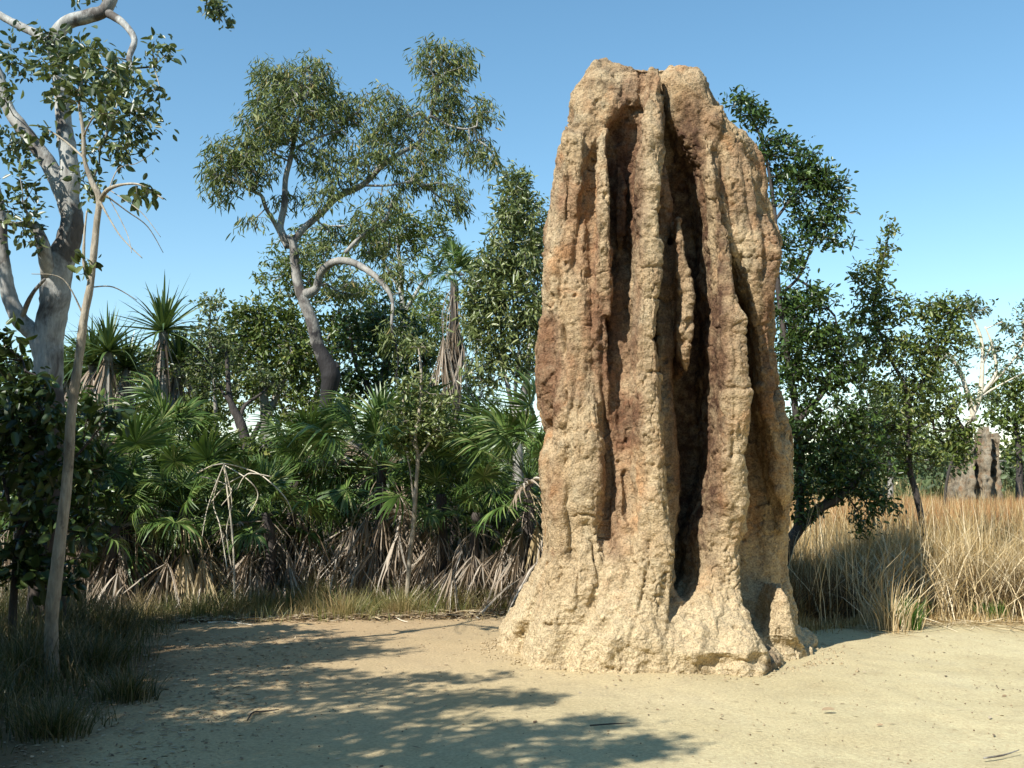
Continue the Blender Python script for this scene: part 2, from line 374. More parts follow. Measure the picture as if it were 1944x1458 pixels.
# ---------------------------------------------------------------- termite mound
def loft(mb, rows, Yb, n=14, sq=0.66, backw=None, cap=.22):
    """rows of (py, xl, xr, Yfront) in photo pixels -> closed fin solid reaching back to depth Yb"""
    rings = []
    for (py, xl, xr, Yf) in rows:
        a = at(xl, py, Yf); b = at(xr, py, Yf); xc = (a.x + b.x) / 2; hw = (b.x - a.x) / 2; z = max((a.z + b.z) / 2, -.08)
        if py >= 1400: z = -.08
        hd = min(cap, hw * 1.1); ring = []
        for k in range(n + 1):
            t = -math.pi / 2 + math.pi * k / n
            sx_ = math.copysign(abs(math.sin(t)) ** sq, math.sin(t)); c_ = abs(math.cos(t)) ** sq
            ring.append((xc + hw * sx_, Yf + hd * (1 - c_), z))
        bw = hw if backw is None else max(hw * .6, backw)
        ring.append((xc + bw, Yb, z)); ring.append((xc - bw, Yb, z)); rings.append(ring)
    V = np.array(rings).reshape(-1, 3); m = n + 3; f = []
    for i in range(len(rows) - 1):
        for k in range(m): f.append((i * m + k, i * m + (k + 1) % m, (i + 1) * m + (k + 1) % m, (i + 1) * m + k))
    V = np.concatenate([V, V[:m].mean(0)[None], V[-m:].mean(0)[None]]); c = len(rows) * m; f3 = []
    for k in range(m):
        f3.append((c, (k + 1) % m, k)); o = (len(rows) - 1) * m; f3.append((c + 1, o + k, o + (k + 1) % m))
    mb.add(V, f, f3)
def resample(rows, step=22):
    out = []
    for a, b in zip(rows[:-1], rows[1:]):
        k = max(1, int(abs(b[0] - a[0]) / step))
        for i in range(k): out.append(tuple(a[j] + (b[j] - a[j]) * i / k for j in range(len(a))))
    out.append(rows[-1]); return out

def remesh(mb, voxel, smooth_it):
    tmp = mb.build('tmp_mound', M['mound'])
    md = tmp.modifiers.new('r', 'REMESH'); md.mode = 'VOXEL'; md.voxel_size = voxel
    ms = tmp.modifiers.new('s', 'SMOOTH'); ms.factor = .5; ms.iterations = smooth_it
    dg = bpy.context.evaluated_depsgraph_get(); ev = tmp.evaluated_get(dg); me = ev.to_mesh()
    n = len(me.vertices); co = np.empty(n * 3, np.float32); me.vertices.foreach_get('co', co)
    no = np.empty(n * 3, np.float32); me.vertex_normals.foreach_get('vector', no)
    nl = len(me.loops); li = np.empty(nl, np.int32); me.loops.foreach_get('vertex_index', li)
    lt = np.empty(len(me.polygons), np.int32); me.polygons.foreach_get('loop_total', lt)
    assert (lt == 4).all()
    ev.to_mesh_clear(); m0 = tmp.data; bpy.data.objects.remove(tmp); bpy.data.meshes.remove(m0)
    return co.reshape(-1, 3).astype(float), no.reshape(-1, 3).astype(float), li.reshape(-1, 4)

LEFT = [(118, 1146), (135, 1112), (155, 1092), (190, 1081), (250, 1067), (290, 1056), (320, 1047), (360, 1049), (440, 1037), (520, 1032), (560, 1034), (620, 1022), (660, 1018), (710, 1021), (770, 1032), (815, 1047), (860, 1032), (940, 1029), (1010, 1031), (1060, 1029), (1110, 1010), (1140, 986), (1180, 962), (1210, 948), (1232, 942)]
RIGHT = [(118, 1190), (128, 1340), (160, 1360), (195, 1374), (215, 1398), (235, 1423), (270, 1444), (300, 1452), (350, 1457), (400, 1464), (435, 1479), (465, 1487), (510, 1480), (560, 1472), (620, 1475), (680, 1478), (740, 1486), (800, 1500), (860, 1509), (920, 1510), (960, 1502), (1010, 1492), (1080, 1496), (1130, 1508), (1190, 1516), (1232, 1530)]
def main_mound():
    mb = MB(); YC = 10.75
    # core body: the outline of the whole mound, deep flat ellipse
    rings = []; n = 40; pys = list(range(129, 1232, 18)) + [1232]
    for py in pys:
        xl = np.interp(py, [p for p, x in LEFT], [x for p, x in LEFT]); xr = np.interp(py, [p for p, x in RIGHT], [x for p, x in RIGHT])
        a = at(xl, py, YC); b = at(xr, py, YC); xc = (a.x + b.x) / 2; hw = (b.x - a.x) / 2
        hf = np.interp(py, [122, 220, 460, 900, 1100, 1232], [.6, .5, .15, .05, .2, .45]); hb = np.interp(py, [122, 300, 900, 1232], [.3, .7, 1.0, 1.25])
        ring = []
        for k in range(n):
            t = 2 * math.pi * k / n; c = math.cos(t); s = math.sin(t)
            x = xc + hw * math.copysign(abs(c) ** .7, c); zf = at(xl, py, YC - hf).z; y = YC + (hb if s > 0 else hf) * math.copysign(abs(s) ** .8, s)
            ring.append((x, y, zf))
        rings.append(ring)
    rings.append([(x, y, -.1) for x, y, z in rings[-1]])
    V = np.array(rings).reshape(-1, 3); f = []
    for i in range(len(rings) - 1):
        for k in range(n): f.append((i * n + k, i * n + (k + 1) % n, (i + 1) * n + (k + 1) % n, (i + 1) * n + k))
    V = np.concatenate([V, V[:n].mean(0)[None], V[-n:].mean(0)[None]]); c = len(rings) * n; f3 = []
    for k in range(n): f3.append((c, (k + 1) % n, k)); o = (len(rings) - 1) * n; f3.append((c + 1, o + k, o + (k + 1) % n))
    mb.add(V, f, f3)
    YB = 10.9
    fins = [
     ([(109, 1140, 1158, 10.25), (118, 1124, 1178, 10.15), (135, 1106, 1205, 10.05), (165, 1092, 1222, 9.98), (200, 1086, 1225, 9.95)], .12),
     # left body
     ([(124, 1120, 1215, 10.1), (150, 1098, 1225, 9.95), (200, 1085, 1195, 9.85), (250, 1072, 1150, 9.82), (300, 1060, 1128, 9.8), (450, 1040, 1128, 9.75), (560, 1038, 1132, 9.72), (620, 1050, 1135, 9.7), (700, 1062, 1132, 9.68), (800, 1055, 1140, 9.6), (950, 1040, 1146, 9.55), (1060, 1045, 1165, 9.5), (1150, 1020, 1200, 9.45), (1230, 1000, 1230, 9.4)], .3),
     # upper middle brow between left body and centre ridge
     ([(128, 1180, 1240, 10.0), (190, 1165, 1225, 9.95), (235, 1170, 1222, 10.05), (262, 1190, 1215, 10.2)], .2),
     # far left lobe, hanging
     ([(575, 1034, 1056, 10.0), (640, 1021, 1062, 9.88), (720, 1024, 1068, 9.85), (790, 1036, 1068, 9.9), (818, 1046, 1060, 10.05)], .2),
     # left outer rib lower
     ([(800, 1048, 1070, 10.0), (860, 1034, 1072, 9.85), (960, 1032, 1076, 9.82), (1060, 1032, 1080, 9.8), (1120, 1012, 1090, 9.85), (1180, 975, 1100, 10.0), (1225, 960, 1110, 10.15)], .25),
     # thin ridge
     ([(242, 1140, 1154, 9.8), (300, 1133, 1158, 9.62), (400, 1130, 1160, 9.56), (470, 1128, 1164, 9.58), (540, 1128, 1168, 9.66), (600, 1125, 1160, 9.7)], .2),
     # small knob at left top
     ([(238, 1072, 1098, 9.85), (260, 1068, 1112, 9.72), (330, 1060, 1108, 9.68), (400, 1058, 1100, 9.72), (440, 1060, 1085, 9.8)], .15),
     # bright left pillar
     ([(700, 1088, 1128, 9.72), (790, 1080, 1138, 9.56), (830, 1077, 1142, 9.5), (890, 1077, 1145, 9.48), (960, 1082, 1145, 9.47), (1000, 1088, 1142, 9.52), (1080, 1095, 1140, 9.52), (1150, 1090, 1140, 9.5)], .2),
     ([(990, 1085, 1145, 9.55), (1060, 1080, 1150, 9.45), (1130, 1075, 1140, 9.4), (1200, 1040, 1130, 9.5), (1225, 1020, 1150, 9.6)], .25),
     # middle slab, reddish
     ([(470, 1168, 1200, 10.1), (560, 1150, 1215, 10.0), (680, 1150, 1218, 9.88), (800, 1145, 1218, 9.75), (950, 1145, 1225, 9.68), (1050, 1145, 1230, 9.5), (1150, 1130, 1240, 9.3), (1240, 1080, 1260, 9.25)], .2),
     ([(560, 1128, 1150, 9.75), (640, 1125, 1152, 9.68), (760, 1132, 1160, 9.68), (820, 1140, 1160, 9.8)], .15),
     ([(880, 1168, 1186, 9.72), (960, 1165, 1190, 9.6), (1040, 1165, 1195, 9.55), (1090, 1150, 1200, 9.45)], .15),
     ([(225, 1150, 1216, 10.1), (300, 1150, 1214, 10.12), (450, 1150, 1212, 10.15), (560, 1150, 1214, 10.1)], .1),
     # small finger inside left recess
     ([(315, 1170, 1182, 10.05), (360, 1166, 1186, 9.98), (440, 1168, 1186, 9.98), (470, 1172, 1182, 10.05)], .1),
     # centre ridge
     ([(126, 1230, 1254, 9.85), (170, 1222, 1256, 9.7), (230, 1216, 1258, 9.58), (300, 1212, 1262, 9.5), (350, 1213, 1261, 9.46), (388, 1218, 1256, 9.5), (400, 1212, 1248, 9.42), (500, 1210, 1252, 9.38), (600, 1210, 1254, 9.34), (700, 1208, 1256, 9.33), (800, 1210, 1260, 9.33), (900, 1212, 1272, 9.34), (1000, 1213, 1276, 9.36), (1080, 1208, 1270, 9.34), (1150, 1175, 1262, 9.26), (1215, 1135, 1268, 9.14), (1262, 1105, 1290, 9.17)], .2),
     ([(985, 1225, 1270, 9.38), (1030, 1240, 1278, 9.32), (1090, 1245, 1280, 9.36), (1130, 1235, 1276, 9.34), (1190, 1225, 1272, 9.25)], .15),
     # second plane right of centre ridge
     ([(180, 1250, 1260, 9.9), (300, 1250, 1266, 9.9), (450, 1246, 1272, 9.98), (600, 1246, 1280, 10.0), (800, 1250, 1284, 9.92), (950, 1260, 1290, 9.85), (1060, 1264, 1284, 9.8), (1130, 1260, 1284, 9.6)], .15),
     ([(1118, 1274, 1286, 9.7), (1150, 1262, 1312, 9.5), (1190, 1250, 1330, 9.3), (1230, 1240, 1345, 9.2), (1264, 1235, 1360, 9.2)], .2),
     # hanging fin in the dark recess
     ([(415, 1286, 1290, 9.78), (440, 1285, 1297, 9.74), (520, 1286, 1310, 9.7), (600, 1291, 1316, 9.68), (660, 1295, 1314, 9.7), (690, 1298, 1308, 9.78), (706, 1300, 1304, 9.86)], .12),
     # upper right body
     ([(124, 1262, 1335, 10.05), (160, 1262, 1352, 9.92), (200, 1268, 1368, 9.88), (250, 1290, 1400, 9.86), (300, 1324, 1438, 9.85), (360, 1340, 1445, 9.84), (430, 1355, 1455, 9.84), (500, 1400, 1465, 9.88), (560, 1425, 1462, 9.92), (640, 1438, 1465, 9.98), (760, 1450, 1472, 10.08), (860, 1466, 1498, 10.15), (940, 1478, 1504, 10.25), (985, 1484, 1496, 10.4)], .2),
     ([(400, 1440, 1462, 10.0), (440, 1440, 1476, 9.93), (480, 1445, 1482, 9.92), (560, 1440, 1470, 9.95), (600, 1440, 1470, 10.0)], .2),
     # right ridge
     ([(262, 1338, 1352, 9.82), (320, 1336, 1362, 9.7), (420, 1352, 1376, 9.62), (440, 1355, 1388, 9.58), (520, 1362, 1396, 9.5), (580, 1368, 1404, 9.45), (602, 1370, 1424, 9.4), (635, 1371, 1412, 9.42), (660, 1371, 1418, 9.38), (700, 1370, 1422, 9.37), (740, 1372, 1432, 9.38), (800, 1371, 1430, 9.42), (860, 1366, 1420, 9.46), (900, 1362, 1426, 9.48), (960, 1348, 1424, 9.53), (1010, 1330, 1422, 9.58), (1050, 1326, 1408, 9.6), (1100, 1322, 1408, 9.56), (1150, 1300, 1422, 9.44), (1200, 1282, 1446, 9.25), (1240, 1268, 1470, 9.13), (1262, 1270, 1476, 9.2)], .25),
     # knob at upper right
     ([(195, 1352, 1374, 9.92), (225, 1350, 1380, 9.8), (260, 1358, 1374, 9.86)], .1),
     # right outer edge rib
     ([(740, 1470, 1486, 10.5), (800, 1470, 1498, 10.4), (880, 1474, 1508, 10.36), (940, 1480, 1508, 10.4), (1010, 1470, 1490, 10.5)], .15),
     ([(960, 1440, 1488, 10.6), (1080, 1430, 1494, 10.6), (1180, 1430, 1505, 10.6)], .2),
     # small stub at the right foot
     ([(1112, 1474, 1488, 10.1), (1140, 1466, 1496, 10.0), (1180, 1460, 1506, 9.95), (1210, 1456, 1522, 9.95), (1238, 1452, 1545, 10.08)], .12),
    ]
    for rows, cap in fins:
        r = resample(rows); last = r[-1]
        if last[0] > 1180: r = r + [(1500, last[1] - 8, last[2] + 8, last[3])]
        # a fin's last row below ground
        loft(mb, r, YB, cap=cap)
    # flared foot following the outline on the ground
    base = [(938, 1226), (960, 1238), (1000, 1249), (1050, 1258), (1110, 1270), (1160, 1276), (1230, 1279), (1295, 1276), (1350, 1279), (1420, 1283), (1450, 1282), (1480, 1266), (1484, 1252), (1520, 1250), (1549, 1242)]
    G = [gnd(*b) for b in base]; cx, cyy = 1.45, 10.9
    back = [Vector((3.25, 11.2, 0)), Vector((3.0, 12.0, 0)), Vector((2.2, 12.5, 0)), Vector((1.2, 12.4, 0)), Vector((.3, 11.9, 0)), Vector((-.15, 11.3, 0))]
    out = G + back; m = len(out); rr = []
    for z, s in ((-.1, 1.0), (.05, .995), (.12, .95), (.2, .86), (.3, .72), (.4, .5)):
        rr.append([(cx + (p.x - cx) * s, cyy + (p.y - cyy) * s, z) for p in out])
    V = np.array(rr).reshape(-1, 3); f = []
    for i in range(len(rr) - 1):
        for k in range(m): f.append((i * m + k, (i + 1) * m + k, (i + 1) * m + (k + 1) % m, i * m + (k + 1) % m))
    V = np.concatenate([V, V[:m].mean(0)[None], V[-m:].mean(0)[None]]); c = len(rr) * m; f3 = []
    for k in range(m): f3.append((c, k, (k + 1) % m)); o = (len(rr) - 1) * m; f3.append((c + 1, o + (k + 1) % m, o + k))
    mb.add(V, [tuple(reversed(q)) for q in f], [tuple(reversed(q)) for q in f3])
    P, Nn, Fq = remesh(mb, .0108, 3)
    # weathering: vertical folds, lumps, horizontal growth seams, grain, pits
    low = np.clip(1 - P[:, 2] / .9, 0, 1)
    d = .05 * fbm(P * np.array([6, 6, 1.1]), 3, 1) + .05 * fbm(P * np.array([2.8, 2.8, 1.6]), 2, 2)
    d += .016 * fbm(P * 8, 2, 3) + .011 * fbm(P * 26, 3, 7)
    rid = 1 - np.abs(fbm(P * np.array([9, 9, 3.5]), 3, 11)); d -= .03 * np.clip((rid - .93) / .07, 0, 1) * np.clip(fbm(P * 2.3, 2, 12) * 3, 0, 1)
    seam = 1 - np.abs(vnoise(P * np.array([3, 3, 8]) + fbm(P * 4, 2, 14)[:, None] * .8, 13)); d -= .018 * np.clip((seam - .95) / .05, 0, 1) * np.clip(.3 + fbm(P * 2.7, 2, 15) * 3, 0, 1)
    cd, cv = cells(P * 11 + fbm(P * 12, 2, 21)[:, None] * .3, 3); mask = np.clip(vnoise(P * 1.7, 31) * 2 + .2, 0, 1)
    d -= .045 * np.clip(1 - cd / .32, 0, 1) * (cv > .68) * (.35 + .65 * mask)
    cd2, cv2 = cells(P * 33, 5); d += .006 * np.clip(1 - cd2 / .6, 0, 1) * (.35 + cv2) * (.6 + .8 * np.clip(fbm(P * 3.1, 2, 70), -.5, .8))
    lc, lv = cells(P * np.array([6.5, 6.5, 3.6]) + fbm(P * 7, 2, 23)[:, None] * .5, 17); d += .03 * np.clip(1 - lc / .5, 0, 1) ** .6 * (lv > .55)
    cr = fbm(P * np.array([10, 10, 5]), 3, 80); d -= .05 * np.clip((cr - .42) * 5, 0, 1) * np.clip(.2 + fbm(P * 1.3, 2, 81) * 3 + (P[:, 2] > 4.7) * .4, 0, 1)
    d -= .012
    # incised grooves and growth cracks
    cpx = CXP + F * P[:, 0] / (P[:, 1] * math.cos(PITCH) + (P[:, 2] - CAMZ) * math.sin(PITCH))
    cpy = CYP - F * ((P[:, 2] - CAMZ) * math.cos(PITCH) - P[:, 1] * math.sin(PITCH)) / (P[:, 1] * math.cos(PITCH) + (P[:, 2] - CAMZ) * math.sin(PITCH))
    wx = cpx + 5 * fbm(P * 5, 2, 95); wy = cpy + 5 * fbm(P * 5, 2, 96); front = (Nn[:, 1] < .3) & (P[:, 1] < 10.7)
    for path, w, dp in [([(590, 1068), (700, 1070), (800, 1073), (838, 1064)], 6, .09), ([(560, 1148), (700, 1142), (800, 1150), (900, 1158), (960, 1152), (1045, 1150)], 6, .09), ([(235, 1112), (300, 1117), (360, 1112), (440, 1098), (540, 1094)], 7, .07), ([(700, 1166), (850, 1182), (990, 1192)], 5, .05), ([(128, 1223), (200, 1213), (300, 1207)], 5, .07), ([(850, 1072), (960, 1078), (1060, 1084), (1150, 1102)], 5, .06), ([(1000, 1122), (1100, 1138), (1200, 1112)], 6, .06), ([(262, 1366), (330, 1370), (420, 1392), (520, 1404)], 6, .08), ([(290, 1412), (400, 1427), (520, 1440)], 5, .04), ([(430, 1452), (540, 1450)], 5, .06), ([(620, 1392), (740, 1398), (880, 1392)], 4, .03), ([(130, 1185), (250, 1190)], 6, .06), ([(460, 1066), (580, 1060)], 6, .05), ([(1130, 1352), (1230, 1372)], 5, .04), ([(1000, 1238), (1130, 1222), (1240, 1190)], 5, .05), ([(150, 1130), (240, 1122)], 5, .04), ([(300, 1082), (430, 1072)], 5, .05)]:
        gx = np.interp(wy, [a for a, b in path], [b for a, b in path]); k = front & (wy > path[0][0]) & (wy < path[-1][0])
        fade = np.clip(np.minimum(wy - path[0][0], path[-1][0] - wy) / 30, 0, 1)
        d -= np.where(k, dp * np.exp(-((wx - gx) / w) ** 2) * fade * (.6 + .8 * np.clip(fbm(P * 4, 2, 97), -.5, .6)), 0)
    for y0, x0, x1 in [(396, 1208, 1256), (448, 1208, 1256), (507, 1208, 1256), (566, 1208, 1256), (640, 1208, 1256), (705, 1208, 1258), (782, 1208, 1262), (884, 1208, 1272), (560, 1284, 1322), (648, 1284, 1322), (380, 1340, 1368), (735, 1364, 1432), (862, 1356, 1430), (236, 1076, 1116), (620, 1075, 1130), (980, 1085, 1150), (1185, 1030, 1100)]:
        k = front & (wx > x0) & (wx < x1); d -= np.where(k, .026 * (.4 + 1.2 * np.clip(fbm(P * 6, 2, 99) + .3, 0, 1)) * np.exp(-((cpy + 9 * fbm(P * 9, 2, 98) - y0) / 3.2) ** 2), 0)
    P2 = P + Nn * d[:, None]
    # stain patches; those in the cleft paint its shade darker
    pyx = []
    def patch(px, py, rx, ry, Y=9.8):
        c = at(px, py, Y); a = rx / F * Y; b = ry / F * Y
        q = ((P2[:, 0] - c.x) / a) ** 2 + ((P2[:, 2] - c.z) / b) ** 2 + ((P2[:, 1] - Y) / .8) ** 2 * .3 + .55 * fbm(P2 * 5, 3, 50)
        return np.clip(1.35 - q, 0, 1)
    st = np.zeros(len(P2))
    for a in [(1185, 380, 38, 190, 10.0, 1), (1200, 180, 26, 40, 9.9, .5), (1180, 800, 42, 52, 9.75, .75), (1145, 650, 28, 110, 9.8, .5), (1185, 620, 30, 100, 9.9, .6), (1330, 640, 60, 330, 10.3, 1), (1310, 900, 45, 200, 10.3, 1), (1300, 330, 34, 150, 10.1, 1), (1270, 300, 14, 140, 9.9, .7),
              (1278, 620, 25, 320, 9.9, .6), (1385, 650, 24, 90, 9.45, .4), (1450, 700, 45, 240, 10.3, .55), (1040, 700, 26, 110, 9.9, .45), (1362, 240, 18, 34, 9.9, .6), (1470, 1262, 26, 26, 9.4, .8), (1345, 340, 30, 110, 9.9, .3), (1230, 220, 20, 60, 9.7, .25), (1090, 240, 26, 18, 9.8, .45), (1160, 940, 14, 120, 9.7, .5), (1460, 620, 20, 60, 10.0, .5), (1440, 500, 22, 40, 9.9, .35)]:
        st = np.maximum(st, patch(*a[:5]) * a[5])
    rust = np.zeros(len(P2))
    for a in [(1150, 600, 48, 210, 9.8, .9), (1182, 800, 46, 70, 9.75, 1), (1040, 700, 30, 120, 9.9, .9), (1290, 600, 34, 230, 9.8, .6), (1385, 640, 34, 130, 9.45, .8), (1470, 600, 26, 190, 10, .8), (1465, 480, 30, 60, 9.9, .6), (1185, 330, 44, 160, 10, .8), (1320, 260, 50, 90, 9.95, .55), (1160, 930, 40, 120, 9.7, .7), (1380, 900, 22, 90, 9.3, .5), (1100, 440, 40, 120, 9.75, .5), (1410, 330, 30, 90, 9.9, .45), (1050, 930, 20, 60, 9.8, .4)]:
        rust = np.maximum(rust, patch(*a[:5]) * a[5])
    rust = np.maximum(rust, np.clip(fbm(P2 * np.array([2.4, 2.4, 1.1]), 4, 66) * 2.4 - .12, 0, .7) * np.clip((P2[:, 2] - 1.2) / 1.8, 0, 1))
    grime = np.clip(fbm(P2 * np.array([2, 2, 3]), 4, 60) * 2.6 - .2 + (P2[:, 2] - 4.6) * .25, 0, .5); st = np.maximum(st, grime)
    clean = np.zeros(len(P2))
    for y0, y1, x0, x1, yf in [(130, 1100, 1213, 1254, 9.66), (560, 1000, 1376, 1424, 9.75), (245, 560, 1134, 1158, 9.8), (420, 700, 1288, 1316, 9.85), (250, 560, 1336, 1358, 9.85)]:
        clean = np.maximum(clean, np.clip(1 - np.abs(wx - (x0 + x1) / 2) / (x1 - x0) * 1.5, 0, 1) ** .5 * (wy > y0) * (wy < y1) * (P[:, 1] < yf))
    rust *= 1 - .7 * clean; st = st * (1 - .75 * clean)
    pale = np.clip((1.5 - P2[:, 2]) / 1.3 + .35 * fbm(P2 * 2.2, 3, 61), 0, 1) * .9
    pale = np.maximum(pale, .35 * clean); pale = np.maximum(pale, .45 * np.clip(fbm(P2 * np.array([3, 3, .7]), 3, 62) * 3, 0, 1))
    o = mk('termite_mound', P2, Fq, M['mound'], None, True, {'stain_shade': st, 'pale': pale, 'rust': rust})
    tag(o, 'towering fluted tan termite mound in the clearing', 'termite mound')
main_mound()

# ---------------------------------------------------------------- trees
def grow(limbs, tips, rng, base_bias=.3, step=.22):
    """join spray points to the limb network one by one, nearest first; returns nodes, parents, is_tip"""
    pos = []; par = []; plen = []; rad0 = []
    for (P, Rr) in limbs:
        for i, p in enumerate(P):
            pos.append(np.array(tuple(p))); par.append(-1); plen.append(i * .05); rad0.append(Rr[i])
    nl = len(pos); cap = nl + len(tips) * 14
    A = np.zeros((cap, 3)); A[:nl] = pos; par = list(par); pl = np.zeros(cap); pl[:nl] = 0; cnt = nl; istip = []
    d0 = np.min(np.linalg.norm(tips[:, None] - A[None, :nl], axis=2), axis=1) if nl * len(tips) < 4e6 else np.array([np.min(np.linalg.norm(A[:nl] - t, axis=1)) for t in tips])
    for ti in np.argsort(d0):
        t = tips[ti]; D = np.linalg.norm(A[:cnt] - t, axis=1); j = int(np.argmin(D + base_bias * pl[:cnt])); L = D[j]
        k = max(1, int(L / step)); a = A[j].copy(); prev = j
        if cnt + k >= cap: break
        for i in range(1, k + 1):
            u = i / k; q = a + (t - a) * u; 
            if i < k: q = q + rng.normal(0, .12 * L / k, 3) + np.array([0, 0, .1 * L * math.sin(math.pi * u)])
            A[cnt] = q; pl[cnt] = pl[prev] + L / k; par.append(prev); prev = cnt; cnt += 1
        istip.append(prev)
    return A[:cnt], np.array(par), nl, istip

def sprays(rng, A, par, tips, n, length, L, W, droop, prof, spread=1.0, outward=.5):
    """leaf positions and directions around twig ends"""
    T = np.array(tips); p = A[T]; q = A[par[T]]; d = nrm(p - q + rng.normal(0, .02, p.shape))
    m = len(T); P = np.repeat(p, n, 0); D = np.repeat(d, n, 0); u = rng.uniform(-1, .7, m * n)
    P = P + D * (u * length)[:, None] + rng.normal(0, length * .28 * spread, P.shape)
    dirn = nrm(D * outward + rng.normal(0, .75, P.shape)) + np.array([0, 0, -1.0]) * droop
    nr = rng.normal(0, 1, P.shape) * .8 + np.array([0, 0, .8 * (1 - droop * .6)])
    s = rng.uniform(.45, 1.3, m * n)
    return leaves(P, dirn, nr, L * s, W * s, prof)

STYLE = {  # leaves per spray, spray length, leaf length, width, droop, profile
 'gum': (12, .2, .155, .025, 1.1, 'lance'),
 'gumlet': (12, .2, .13, .034, .5, 'lance'),
 'broad': (12, .17, .105, .052, .25, 'broad'),
 'small': (13, .16, .085, .036, .2, 'broad'),
 'large': (8, .2, .16, .085, .45, 'round'),
 'far': (9, .35, .2, .1, .3, 'broad'),
}
def tree(name, label, cat, Y, limbs, blobs, style, leaf, bark, seed, group=None, dens=1.0, twig=.0035, base_xy=None, scale=1.0, sides=10, depth=1.0, vis=True):
    rng = np.random.default_rng(seed); L3 = []; mb = MB()
    for k, lim in enumerate(limbs):
        pts = []; rad = []
        for row in lim:
            px, py, w = row[:3]; dy = row[3] if len(row) > 3 else 0
            if isinstance(px, tuple): p = Vector(px)
            else: p = at(px, py, Y + dy)
            if p.z < .05: p.z = -.06
            pts.append(p); rad.append(w / F * Y * .5)
        P, Rr = smooth_path(pts, rad, 6); L3.append((P, Rr)); mb.tube(P, Rr, sides, .13, seed + k)
    b0 = L3[0][0][0]; root = thing(name, label, cat, (b0.x, b0.y, 0), group)
    tips = []
    for b in blobs:
        px, py, rx, ry, n = b[:5]; dz = b[5] if len(b) > 5 else 0
        c = at(px, py, Y + dz); a = rx / F * Y * 1.13; h = ry / F * Y * 1.13; dd = (a + h) / 2 * depth
        k = max(3, int(n * dens)); v = nrm(rng.normal(0, 1, (k, 3))); r = rng.uniform(.15, 1, k)[:, None] ** .5
        tips.append(np.array(tuple(c)) + v * r * np.array([a, dd, h]))
    tips = np.concatenate(tips); tips = tips[tips[:, 2] > .15]
    A, par, nl, tp = grow(L3, tips, rng)
    # twig thickness from how many sprays hang on it
    w = np.zeros(len(A)); w[tp] += 1
    for i in range(len(A) - 1, nl - 1, -1):
        if par[i] >= nl: w[par[i]] += w[i]
    idx = np.arange(nl, len(A)); r = twig * scale * np.sqrt(np.maximum(w[idx], 1)) ** 1.05
    pr = par[idx]; ra = np.where(pr >= nl, twig * scale * np.sqrt(np.maximum(w[pr], 1)) ** 1.05, r * 1.15); ra = np.minimum(ra, r * 1.5)
    mb.prisms(A[pr], A[idx], ra, r, 4 if Y > 12 else 5); mb.build('trunk', bark, root)
    n, ln, Ll, Wl, droop, prof = STYLE[style]
    V, f = sprays(rng, A, par, tp, n, ln * scale, Ll * scale, Wl * scale, droop, prof)
    mk('crown', V, f, leaf, root)
    return root

